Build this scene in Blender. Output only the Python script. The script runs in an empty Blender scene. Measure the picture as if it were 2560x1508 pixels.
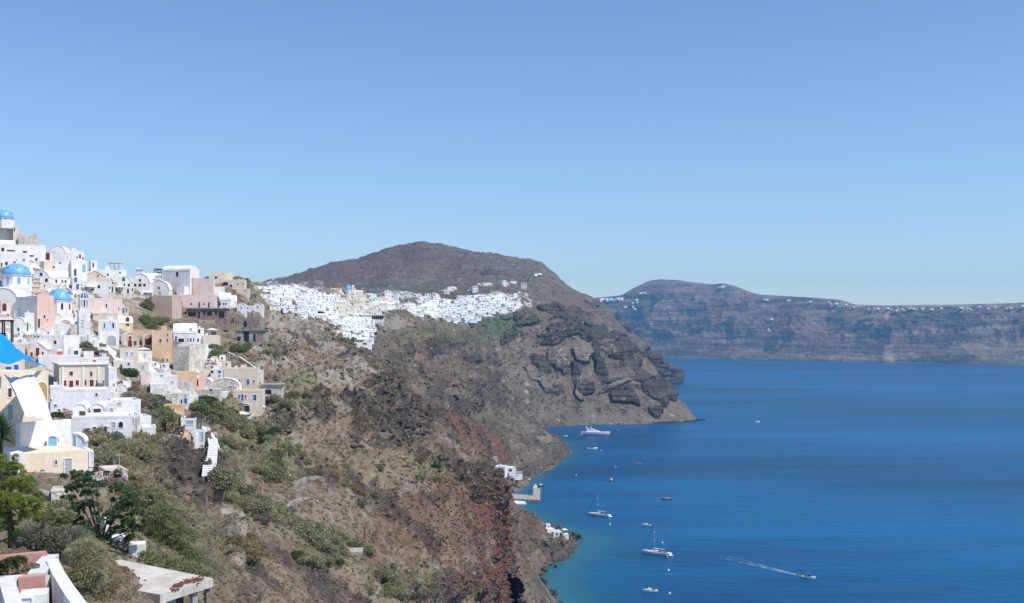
import bpy, bmesh, math, random
import numpy as np
from mathutils import Vector, Matrix
R = math.radians
SC = bpy.context.scene
COL = SC.collection
# ---------------------------------------------------------------- camera, sky, sun, exposure
F, CX, HY, CH = 2700.0, 1280.0, 845.0, 110.0      # focal (px of the 2560 photo), centre, horizon row, eye height
cam = bpy.data.cameras.new('camera'); camo = bpy.data.objects.new('camera', cam); COL.objects.link(camo)
camo.location = (0, 0, CH); camo.rotation_euler = (R(90), 0, 0)
cam.sensor_fit = 'HORIZONTAL'; cam.sensor_width = 36.0; cam.lens = 36.0 * F / 2560.0
cam.shift_y = (HY - 754.0) / 2560.0
cam.clip_start = 0.5; cam.clip_end = 60000
SC.camera = camo
SUN_EL, SUN_AZ = R(54), R(119)                     # azimuth clockwise from the view direction (+Y)
w = bpy.data.worlds.new('World'); SC.world = w; w.use_nodes = True
nt = w.node_tree; bg = nt.nodes['Background']
sky = nt.nodes.new('ShaderNodeTexSky'); sky.sky_type = 'NISHITA'; sky.sun_disc = False
sky.sun_elevation = SUN_EL; sky.sun_rotation = SUN_AZ
sky.air_density = 1.0; sky.dust_density = 0.0; sky.ozone_density = 3.0; sky.altitude = 0
mx = nt.nodes.new('ShaderNodeMix'); mx.data_type = 'RGBA'; mx.blend_type = 'MULTIPLY'; mx.inputs[0].default_value = 1.0
tc = nt.nodes.new('ShaderNodeTexCoord'); sx_ = nt.nodes.new('ShaderNodeSeparateXYZ'); nt.links.new(tc.outputs['Generated'], sx_.inputs[0])
cr = nt.nodes.new('ShaderNodeValToRGB'); cr.color_ramp.elements[0].position = 0.0; cr.color_ramp.elements[0].color = (0.84, 0.84, 0.91, 1)
cr.color_ramp.elements[1].position = 0.30; cr.color_ramp.elements[1].color = (0.68, 0.80, 0.89, 1); nt.links.new(sx_.outputs[2], cr.inputs[0]); nt.links.new(cr.outputs[0], mx.inputs[7])
nt.links.new(sky.outputs[0], mx.inputs[6]); nt.links.new(mx.outputs[2], bg.inputs[0]); bg.inputs[1].default_value = 0.13
sun = bpy.data.lights.new('sun', 'SUN'); suno = bpy.data.objects.new('sun', sun); COL.objects.link(suno)
sun.energy = 3.8; sun.angle = R(0.53); sun.color = (1.0, 0.955, 0.89)
sd = Vector((math.sin(SUN_AZ) * math.cos(SUN_EL), math.cos(SUN_AZ) * math.cos(SUN_EL), math.sin(SUN_EL)))
suno.rotation_euler = sd.to_track_quat('Z', 'Y').to_euler()
vs = SC.view_settings; vs.view_transform = 'Standard'; vs.look = 'None'; vs.gamma = 1.0; vs.exposure = 0.42
SC.cycles.volume_bounces = 0
SC.cycles.max_bounces = 5; SC.cycles.diffuse_bounces = 3; SC.cycles.glossy_bounces = 2
SC.cycles.transmission_bounces = 2; SC.cycles.transparent_max_bounces = 6

# ---------------------------------------------------------------- helpers
def W(px, py, D):
    """world point on the sight line of a photo pixel at depth D"""
    return Vector(((px - CX) / F * D, D, CH - (py - HY) / F * D))
def new_mesh(name, V, Fc, mat, parent=None, smooth=False):
    me = bpy.data.meshes.new(name); me.from_pydata([tuple(v) for v in V], [], Fc); me.update()
    for m in (mat if isinstance(mat, (list, tuple)) else [mat]): me.materials.append(m)
    if smooth: me.polygons.foreach_set('use_smooth', [True] * len(me.polygons))
    o = bpy.data.objects.new(name, me); COL.objects.link(o)
    if parent is not None: o.parent = parent
    return o
def empty(name, loc=(0, 0, 0), rz=0):
    o = bpy.data.objects.new(name, None); COL.objects.link(o); o.location = loc; o.rotation_euler = (0, 0, rz)
    o.empty_display_size = 0.5; return o
def tag(o, label=None, cat=None, group=None, kind=None):
    if label: o['label'] = label
    if cat: o['category'] = cat
    if group: o['group'] = group
    if kind or cat: o['kind'] = kind or 'thing'
    return o

# ---------------------------------------------------------------- numpy noise
def _h(ix, iy, iz, seed):
    n = (ix.astype(np.int64) * 374761393 + iy.astype(np.int64) * 668265263 + iz.astype(np.int64) * 2147483647 + seed * 974711) & 0xffffffff
    n = ((n ^ (n >> 13)) * 1274126177) & 0xffffffff
    n = ((n ^ (n >> 16)) * 2246822519) & 0xffffffff
    return ((n ^ (n >> 15)) & 0xffffff) / 8388607.5 - 1.0
def vnoise(P, seed=0):
    i = np.floor(P); f = P - i; f = f * f * (3 - 2 * f); i = i.astype(np.int64)
    r = 0
    for a in (0, 1):
        for b in (0, 1):
            for c in (0, 1):
                wt = (f[:, 0] if a else 1 - f[:, 0]) * (f[:, 1] if b else 1 - f[:, 1]) * (f[:, 2] if c else 1 - f[:, 2])
                r = r + wt * _h(i[:, 0] + a, i[:, 1] + b, i[:, 2] + c, seed)
    return r
def fbm(P, L, octs, seed=0, gain=0.5, ridged=False):
    s = 0; a = 1.0; P = P / L
    for o in range(octs):
        n = vnoise(P, seed + o * 17)
        if ridged: n = 1 - 2 * np.abs(n)
        s = s + a * n; a *= gain; P = P * 2.03 + 7.1
    return s
def blob_mask(px, py, blobs, P, L, seed):
    m = np.zeros(len(px))
    wob = fbm(P, L, 4, seed) * 0.55
    for b in blobs:
        cx, cy, rx, ry = b[:4]; rot = R(b[4]) if len(b) > 4 else 0; st = b[5] if len(b) > 5 else 1
        dx, dy = px - cx, py - cy
        u = (dx * math.cos(rot) + dy * math.sin(rot)) / rx; v = (-dx * math.sin(rot) + dy * math.cos(rot)) / ry
        d = np.sqrt(u * u + v * v) + wob
        m = np.maximum(m, st * np.clip((1.15 - d) / 0.35, 0, 1))
    return m

PLASTER = [(715, 742, 62, 26, 14), (800, 762, 72, 34, 18), (885, 800, 54, 54), (960, 768, 52, 18), (1080, 778, 72, 24, 6), (1160, 782, 54, 26), (1245, 764, 60, 20), (120, 690, 130, 50, 15, .8), (60, 760, 90, 60, 0, .8), (130, 840, 130, 40, 0, .8), (330, 712, 90, 14, 0, .8), (420, 955, 120, 24, 20, .5), (520, 960, 100, 20, 0, .5), (220, 960, 90, 60, 0, .7), (1010, 748, 70, 8, 0, .6)]
# ---------------------------------------------------------------- terrain lofts
DBW, DBH = 640, 377
DB = np.full((DBH, DBW), 1e9)
def splat(P):
    D = P[:, 1]; ok = D > 1; P = P[ok]; D = D[ok]
    px = P[:, 0] / D * F + CX; py = HY - (P[:, 2] - CH) / D * F
    ix = (px / 4).astype(int); iy = (py / 4).astype(int)
    ok = (ix >= 0) & (ix < DBW) & (iy >= 0) & (iy < DBH)
    np.minimum.at(DB, (iy[ok], ix[ok]), D[ok])
def depth(px, py, r=1):
    ix = int(min(max(px / 4, 1), DBW - 2)); iy = int(min(max(py / 4, 1), DBH - 2))
    a = DB[iy - r:iy + r + 1, max(ix - r, 0):ix + r + 1].ravel(); a = a[a < 1e8]
    return float(np.median(a)) if len(a) else 400.0
def resample(line, n):
    a = np.array(line, float); a[:, 2] = 1 / a[:, 2]
    s = np.concatenate([[0], np.cumsum(np.hypot(np.diff(a[:, 0]), np.diff(a[:, 1])))])
    t = np.linspace(0, s[-1], n)
    return np.stack([np.interp(t, s, a[:, k]) for k in range(3)], 1)
def knots(line, n):
    """same knot count in each line: even samples per knot interval so features line up"""
    a = np.array(line, float); a[:, 2] = 1 / a[:, 2]
    t = np.linspace(0, len(a) - 1, n)
    return np.stack([np.interp(t, np.arange(len(a)), a[:, k]) for k in range(3)], 1)
def blur(G, k, axis):
    if k < 2: return G
    pad = [(0, 0)] * G.ndim; pad[axis] = (k, k)
    H = np.pad(G, pad, mode='edge'); c = np.cumsum(H, axis)
    n = G.shape[axis]
    hi = np.take(c, np.arange(n) + k + k // 2, axis); lo = np.take(c, np.arange(n) + k + k // 2 - k, axis)
    return (hi - lo) / k
def loft(name, lines, nu, step, mat, disp, zones=None, sm=(16, 10), bykn=False):
    rs = [(knots if bykn else resample)(l, nu) for l in lines]
    rows = []
    for a, b in zip(rs[:-1], rs[1:]):
        d = np.median(np.hypot(b[:, 0] - a[:, 0], b[:, 1] - a[:, 1])); n = max(5, int(d / step))
        for k in range(n): rows.append(a + (b - a) * (k / n))
    rows.append(rs[-1]); G = np.array(rows)
    for _ in range(2): G = blur(blur(G, sm[0], 1), sm[1], 0)
    nv = G.shape[0]
    px, py, D = G[..., 0].ravel(), G[..., 1].ravel(), 1 / G[..., 2].ravel()
    P = np.stack([(px - CX) / F * D, D, CH - (py - HY) / F * D], 1)
    g = P.reshape(nv, nu, 3)
    du = np.gradient(g, axis=1); dv = np.gradient(g, axis=0)
    N = np.cross(du, dv).reshape(-1, 3); N /= (np.linalg.norm(N, axis=1)[:, None] + 1e-9)
    flip = np.where(np.sum(N * (P - np.array([0, 0, CH])), 1) > 0, -1, 1)   # towards the open side
    if np.mean(flip) < 0: N = -N
    z = zones(px, py, P) if zones else np.zeros((len(P), 4))
    P = disp(P, N, z, px, py)
    me = bpy.data.meshes.new(name)
    me.vertices.add(len(P)); me.vertices.foreach_set('co', P.astype(np.float32).ravel())
    i = np.arange(nv * nu).reshape(nv, nu)
    q = np.stack([i[:-1, :-1], i[:-1, 1:], i[1:, 1:], i[1:, :-1]], -1).reshape(-1, 4)
    if np.mean(flip) > 0: q = q
    me.loops.add(q.size); me.loops.foreach_set('vertex_index', q.astype(np.int32).ravel())
    me.polygons.add(len(q)); me.polygons.foreach_set('loop_start', np.arange(0, q.size, 4, dtype=np.int32))
    me.polygons.foreach_set('loop_total', np.full(len(q), 4, dtype=np.int32))
    me.polygons.foreach_set('use_smooth', np.ones(len(q), dtype=bool))
    me.update(calc_edges=True)
    pl = blob_mask(px, py, PLASTER, P, 14, 901); pa = me.attributes.new('plaster', 'FLOAT', 'POINT'); pa.data.foreach_set('value', pl.astype(np.float32))
    at = me.color_attributes.new('zone', 'FLOAT_COLOR', 'POINT'); at.data.foreach_set('color', np.clip(z, 0, 1).astype(np.float32).ravel())
    me.materials.append(mat)
    o = bpy.data.objects.new(name, me); COL.objects.link(o); tag(o, kind='structure')
    splat(P)
    return o, P

# ---------------------------------------------------------------- materials
class NT:
    def __init__(s, name):
        s.m = bpy.data.materials.new(name); s.m.use_nodes = True; s.t = s.m.node_tree
        s.b = s.t.nodes['Principled BSDF']; s.b.inputs['Specular IOR Level'].default_value = 0.2
        s.geo = None
    def n(s, typ, **kw):
        x = s.t.nodes.new(typ)
        for k, v in kw.items(): setattr(x, k, v)
        return x
    def l(s, a, b): s.t.links.new(a, b)
    def pos(s):
        if s.geo is None: s.geo = s.n('ShaderNodeNewGeometry')
        return s.geo.outputs['Position']
    def noise(s, L, detail=4, rough=0.55, vec=None, scl=(1, 1, 1)):
        mp = s.n('ShaderNodeMapping'); mp.inputs['Scale'].default_value = [c / L for c in scl]
        s.l(vec or s.pos(), mp.inputs['Vector'])
        x = s.n('ShaderNodeTexNoise'); x.inputs['Scale'].default_value = 1; x.inputs['Detail'].default_value = detail
        x.inputs['Roughness'].default_value = rough; s.l(mp.outputs[0], x.inputs['Vector'])
        return x.outputs[0]
    def vor(s, L, out=0, scl=(1, 1, 1)):
        mp = s.n('ShaderNodeMapping'); mp.inputs['Scale'].default_value = [c / L for c in scl]
        s.l(s.pos(), mp.inputs['Vector'])
        x = s.n('ShaderNodeTexVoronoi'); x.inputs['Scale'].default_value = 1; s.l(mp.outputs[0], x.inputs['Vector'])
        return x.outputs[out]
    def ramp(s, v, a, b, c0=0.0, c1=1.0):
        x = s.n('ShaderNodeMapRange'); x.inputs[1].default_value = a; x.inputs[2].default_value = b
        x.inputs[3].default_value = c0; x.inputs[4].default_value = c1; s.l(v, x.inputs[0]); return x.outputs[0]
    def mul(s, a, b, op='MULTIPLY'):
        x = s.n('ShaderNodeMath', operation=op)
        for k, v in enumerate((a, b)):
            if isinstance(v, (int, float)): x.inputs[k].default_value = v
            else: s.l(v, x.inputs[k])
        return x.outputs[0]
    def mix(s, f, a, b, mode='MIX'):
        x = s.n('ShaderNodeMix', data_type='RGBA', blend_type=mode)
        for k, v in ((0, f), (6, a), (7, b)):
            if isinstance(v, (int, float)): x.inputs[k].default_value = v
            elif isinstance(v, (tuple, list)): x.inputs[k].default_value = (*v, 1)
            else: s.l(v, x.inputs[k])
        return x.outputs[2]
    def bump(s, h, dist, strength=1.0):
        x = s.n('ShaderNodeBump'); x.inputs['Distance'].default_value = dist; x.inputs['Strength'].default_value = strength
        s.l(h, x.inputs['Height']); s.l(x.outputs[0], s.b.inputs['Normal'])
    def out(s, col, rough=0.9):
        if isinstance(col, tuple): s.b.inputs['Base Color'].default_value = (*col, 1)
        else: s.l(col, s.b.inputs['Base Color'])
        s.b.inputs['Roughness'].default_value = rough
        return s.m
def terrain_mat(name, u, c_lo, c_hi, c_pale, c_red, c_green, c_dark, bump=1.0, strata=0, sv=0.9, speck=(0.33, 0.30, 0.27), sdark=0.75, sbump=1.0, smask=False):
    """u = size in metres of the smallest visible grain"""
    t = NT(name)
    at = t.n('ShaderNodeAttribute', attribute_name='zone'); sp = t.n('ShaderNodeSeparateColor'); t.l(at.outputs['Color'], sp.inputs[0])
    n1 = t.noise(u * 40, 6, 0.62); n2 = t.noise(u * 7, 5, 0.65); n3 = t.noise(u * 1.6, 3, 0.7)
    c = t.mix(t.ramp(n1, 0.35, 0.65), c_lo, c_hi)
    c = t.mix(t.ramp(n2, 0.45, 0.72, 0, 0.6), c, c_pale)
    if strata:
        s = t.noise(strata, 5, 0.6, scl=(0.05, 0.05, 1.0))
        sm_ = t.mul(t.mul(sp.outputs[2], at.outputs['Alpha'], 'MAXIMUM'), 1.0) if smask else None
        sm_ = t.ramp(sm_, 0.0, 0.6, 0.32, 1.0) if smask else 1.0
        c = t.mix(t.mul(t.ramp(s, 0.50, 0.60, 0, sdark), sm_), c, c_dark)
        c = t.mix(t.mul(t.ramp(s, 0.44, 0.36, 0, 0.5), sm_), c, c_pale)
    c = t.mix(t.mul(at.outputs['Alpha'], t.ramp(n2, 0.3, 0.55)), c, c_pale)
    c = t.mix(t.mul(sp.outputs[0], t.ramp(n2, 0.25, 0.55, 0.35, 1)), c, c_red)
    c = t.mix(t.mul(sp.outputs[2], t.ramp(n2, 0.7, 0.45, 0.3, 1)), c, c_dark)
    g = t.mul(t.ramp(t.noise(u * 12, 5, 0.6), 0.42, 0.58), t.ramp(sp.outputs[1], 0.05, 0.7))
    c = t.mix(g, c, c_green)
    pla = t.n('ShaderNodeAttribute', attribute_name='plaster')
    pf = t.mul(pla.outputs['Fac'], t.ramp(t.noise(5.5, 4, 0.6), 0.40, 0.50))
    # loose light and dark stones
    st = t.vor(u * 3.2, 1); sp2 = t.n('ShaderNodeSeparateColor'); t.l(st, sp2.inputs[0])
    vd = t.vor(u * 3.2, 0)
    m = t.mul(t.ramp(sp2.outputs[0], 0.93, 0.96), t.ramp(vd, 0.5, 0.3))
    c = t.mix(t.mul(m, 0.75), c, speck)
    m = t.mul(t.ramp(sp2.outputs[1], 0.84, 0.9), t.ramp(vd, 0.55, 0.35))
    c = t.mix(t.mul(m, 0.6), c, c_dark)
    c = t.mix(1.0, c, t.ramp(n3, 0.25, 0.75, 1 - 0.35 * sv, 1 + 0.35 * sv), 'MULTIPLY')
    c = t.mix(pf, c, (0.68, 0.67, 0.65))
    h = t.mul(t.mul(n2, 3.0), n3, 'ADD'); h = t.mul(h, t.mul(m, -0.6), 'ADD')
    if strata: h = t.mul(h, t.mul(t.mul(s, 5.0 * sbump), sm_), 'ADD')
    t.bump(h, u * 1.3 * bump, 0.9)
    return t.out(c, 0.95)

M_near = terrain_mat('near_ground', 0.42, (0.152, 0.104, 0.071), (0.215, 0.162, 0.113), (0.37, 0.33, 0.28), (0.145, 0.058, 0.043), (0.190, 0.185, 0.105), (0.055, 0.047, 0.044), sv=0.6, speck=(0.26, 0.235, 0.20))
M_mid = terrain_mat('mid_ground', 0.85, (0.115, 0.088, 0.066), (0.170, 0.136, 0.103), (0.27, 0.24, 0.20), (0.165, 0.080, 0.060), (0.110, 0.130, 0.070), (0.072, 0.062, 0.058), strata=9)
M_hill = terrain_mat('hill_ground', 3.0, (0.120, 0.094, 0.080), (0.170, 0.140, 0.114), (0.25, 0.215, 0.18), (0.14, 0.082, 0.072), (0.100, 0.115, 0.072), (0.070, 0.062, 0.060), bump=1.0, strata=11, sv=0.6, sdark=0.9, sbump=1.2, smask=True)
M_far = terrain_mat('far_ground', 9.0, (0.145, 0.095, 0.080), (0.23, 0.160, 0.130), (0.34, 0.275, 0.22), (0.20, 0.12, 0.10), (0.12, 0.12, 0.085), (0.055, 0.050, 0.052), bump=0.8, strata=30, sv=0.6)

# ---------------------------------------------------------------- terrain shapes
def zoner(red=(), green=(), dark=(), pale=(), L=12, seed=3, crag=0):
    def f(px, py, P):
        dk = blob_mask(px, py, dark, P, L, seed + 200)
        if crag:      # scattered dark outcrops away from the houses
            cm = np.clip((fbm(P * [1, 1, .8], crag, 4, 67) - .42) / .22, 0, 1) * np.clip((np.where(px < 640, py - 1040, py - 820)) / 60, 0, 1)
            dk = np.maximum(dk, cm * .85)
        return np.stack([blob_mask(px, py, red, P, L, seed), blob_mask(px, py, green, P, L, seed + 100),
                         dk, blob_mask(px, py, pale, P, L, seed + 300)], 1)
    return f
def blocks(P, L, seed):
    """rock broken into blocks: one offset for each warped cell"""
    Wp = P / L + np.stack([fbm(P + 13.7 * k, L * 1.3, 3, seed + k) for k in range(3)], 1) * 0.55
    i = np.floor(Wp).astype(np.int64); return _h(i[:, 0], i[:, 1], i[:, 2], seed)
def disp_far(P, N, z, px, py):
    # gullies run down the cliff, ledges run along it
    rl = np.clip(P[:, 2] / 120, 0, 1)[:, None]
    gul = fbm(P * [1, 1, 0.16], 420, 5, 5, ridged=True) * 55
    led = fbm(P * [0.08, 0.08, 1], 60, 4, 9, ridged=True) * 16
    fine = fbm(P, 90, 5, 11, gain=0.6) * 14
    top = np.clip((py - np.interp(px, [1440, 1555, 1650, 1808, 1900, 2140, 2560], [745, 738, 699, 708, 738, 762, 757])) / 45, 0.04, 1)[:, None]
    return P + N * ((gul - 20 + led) * 0.6 + fine * 0.8)[:, None] * top * np.clip(rl, 0.25, 1)
def disp_hill(P, N, z, px, py):
    a = fbm(P * [1, 1, 0.35], 130, 5, 21, ridged=True) * 7 - 3 + fbm(P, 22, 4, 23, gain=0.6) * 2.0
    led = fbm(P * [0.05, 0.05, 1], 20, 4, 29, ridged=True)
    lm = np.clip((px - 1180) / 120, 0, 1) * np.clip((py - 740) / 40, 0, 1)
    led2 = np.clip(led, -0.3, 1.2) * 6.5 * lm * (0.25 + z[:, 2] + 0.8 * z[:, 3])
    dk = z[:, 2] * (fbm(P * [1, 1, 0.5], 30, 5, 31, gain=0.55, ridged=True) * 2.2 - 1.8 + blocks(P * [.5, .5, 1.3], 13, 35) * 1.6 + blocks(P * [.6, .6, 1.2], 6, 36) * 0.8)
    lo = np.clip((P[:, 2] - 1) / 12, 0.12, 1) * np.where(P[:, 2] < 0, 0, 1)
    return P + N * ((a + led2 + dk) * lo)[:, None]
def disp_mid(P, N, z, px, py):
    a = fbm(P * [1, 1, .5], 46, 4, 40, ridged=True) * 2.4 + fbm(P, 60, 4, 41) * 2.6 + fbm(P, 10, 5, 43, gain=0.55, ridged=True) * 1.3
    led = np.clip(fbm(P * [0.10, 0.10, 1], 12, 4, 47, ridged=True), -0.4, 1) * 2.0
    dk = z[:, 2] * (fbm(P * [1, 1, 0.6], 14, 5, 51, gain=0.55, ridged=True) * 1.6 + blocks(P * [1, 1, .6], 9, 55) * 2.4 + blocks(P, 3.5, 56) * 0.9 + 0.8)
    fl = (1 - 0.8 * z[:, 3]) * (1 - 0.7 * np.clip((px - 1262) / 20, 0, 1) * np.clip((py - 1240) / 20, 0, 1) * (P[:, 1] < 700))
    return P + N * ((a + led) * fl + dk)[:, None]
def disp_near(P, N, z, px, py):
    D = P[:, 1]
    far = np.clip(D / 260, 0.22, 1.3)
    vil = 1 - 0.85 * np.clip((py < 1000) * np.clip((560 - px) / 120, 0, 1), 0, 1)
    a = fbm(P, 26, 4, 61) * 1.4 * far + (fbm(P * [1, 1, .6], 22, 3, 62, ridged=True) - .4) * 2.0 * far + fbm(P, 6.5, 5, 63, gain=0.5, ridged=True) * 0.55 * far
    lg = np.clip(fbm(P * [0.16, 0.16, 1], 5, 3, 66, ridged=True), -.2, 1) * 0.8 * far; oc = np.clip(fbm(P, 19, 3, 67) - .35, 0, .8)
    a = a + lg + oc * (blocks(P, 2.6, 68) * 1.6 + 1.0) * far
    dk = z[:, 2] * (fbm(P * [1, 1, 0.8], 9, 5, 71, gain=0.55, ridged=True) * 2.4 + blocks(P, 6.5, 75) * 1.5 + blocks(P, 2.6, 76) * 0.45 + 0.2) * far
    edge = np.clip((px - 1160) / 80, 0, 1)
    rd = z[:, 0] * ((fbm(P * [1, 1, 0.3], 9, 4, 73, gain=0.55, ridged=True) - .6) * 1.3 + blocks(P * [1, 1, .6], 3.2, 74) * 0.8) + edge * ((fbm(P * [1, 1, 0.15], 13, 4, 79, ridged=True) - .9) * 2.4 - 1.6)
    pl = z[:, 3] * np.clip(fbm(P * [0.5, 0.5, 1.4], 10, 5, 77, gain=0.65, ridged=True), -0.5, 1.3) * 1.7
    return P + N * ((a + rd + pl) * vil)[:, None] + (N * 0.8 + np.array([0.0, -0.15, 0.12])) * dk[:, None] * np.where(D < 270, 1.1, 0.8)[:, None]

PLASTER_ = 0
sea_py = lambda Y: HY + CH * F / Y
# far caldera wall
loft('far_cliffs', [
    [(1400, 925, 6650), (1680, 921, 6000), (1900, 926, 5430), (2150, 932, 4890), (2400, 938, 4510), (2600, 942, 4280)],
    [(1400, 899, 6700), (1680, 894.0, 6050), (1900, 898.5, 5480), (2150, 903.5, 4940), (2400, 909, 4560), (2600, 913, 4330)],
    [(1400, 850, 6800), (1520, 850, 6750), (1680, 852, 6250), (1900, 856, 5700), (2150, 866, 5120), (2400, 872, 4700), (2600, 872, 4480)],
    [(1400, 790, 6950), (1520, 790, 6900), (1640, 775, 6600), (1760, 780, 6300), (1900, 800, 5950), (2150, 812, 5300), (2400, 812, 4850), (2600, 805, 4620)],
    [(1400, 750, 7050), (1440, 750, 7050), (1500, 744, 7050), (1555, 738, 7000), (1580, 722, 7000), (1620, 703, 6950), (1650, 698, 6900), (1700, 700, 6800), (1740, 706, 6700), (1780, 710, 6650), (1808, 707, 6500),
     (1835, 713, 6400), (1870, 728, 6300), (1900, 737, 6200), (2000, 742, 5900), (2100, 749, 5600), (2140, 761, 5500), (2250, 764, 5250), (2400, 761, 4950), (2600, 755, 4720)],
    [(1400, 750, 7230), (1440, 750, 7230), (1500, 744, 7230), (1555, 738, 7180), (1580, 722, 7180), (1620, 703, 7130), (1650, 698, 7080), (1700, 700, 6980), (1740, 706, 6880), (1780, 710, 6830), (1808, 707, 6680),
     (1835, 713, 6580), (1870, 728, 6480), (1900, 737, 6380), (2000, 742, 6080), (2100, 749, 5780), (2140, 761, 5680), (2250, 764, 5430), (2400, 761, 5130), (2600, 755, 4900)],
    [(1400, 800, 7500), (1650, 790, 7400), (1900, 800, 6700), (2150, 820, 6000), (2400, 820, 5400), (2600, 820, 5100)]],
    1100, 1.6, M_far, disp_far, zoner(
        pale=[(2190, 810, 14, 40, 0, 1), (2225, 890, 16, 22), (2215, 790, 10, 30), (2130, 765, 60, 5), (1808, 716, 4, 6), (1930, 770, 18, 4), (2400, 765, 200, 4, 0, .8)],
        red=[(1640, 740, 60, 25), (1800, 790, 60, 30), (2030, 840, 80, 30, 20)],
        dark=[(1585, 790, 40, 22, 25), (1830, 840, 14, 26), (1930, 870, 18, 20), (2220, 845, 18, 20), (1560, 815, 60, 20), (2380, 900, 80, 8), (2300, 820, 150, 10, 0, .6), (2400, 790, 150, 8, 0, .6), (1650, 850, 80, 16, 0, .6), (2060, 880, 60, 12, 0, .6)], L=160), sm=(14, 6))
# back spur behind the headland
loft('back_headland', [
    [(1380, 1000, 2150), (1480, 990, 2180), (1560, 980, 2280), (1620, 972, 2390), (1673, 963.5, 2530), (1704, 960.0, 2600), (1712, 954, 2700), (1690, 950, 2850)],
    [(1380, 930, 2200), (1470, 930, 2200), (1560, 930, 2290), (1610, 930, 2400), (1660, 930, 2500), (1695, 943, 2590), (1706, 945, 2720), (1690, 945, 2860)],
    [(1380, 830, 2300), (1440, 830, 2290), (1530, 870, 2330), (1580, 892, 2400), (1630, 917, 2480), (1680, 930, 2580), (1700, 935, 2720), (1690, 935, 2870)],
    [(1360, 704, 2420), (1437, 728, 2420), (1501, 746, 2400), (1530, 785, 2420), (1598, 851, 2460), (1663, 905, 2530), (1700, 938, 2620), (1688, 938, 2880)],
    [(1360, 760, 2800), (1430, 780, 2800), (1500, 800, 2800), (1540, 860, 2800), (1598, 890, 2850), (1650, 920, 2900), (1680, 940, 2950), (1680, 945, 3000)]],
    330, 1.9, M_hill, disp_hill, zoner(dark=[(1560, 800, 40, 14, 45), (1640, 900, 60, 18, 45), (1690, 945, 26, 16), (1600, 900, 40, 20, 45, .7)], pale=[(1690, 955, 16, 5)], L=60), sm=(10, 6))
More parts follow.
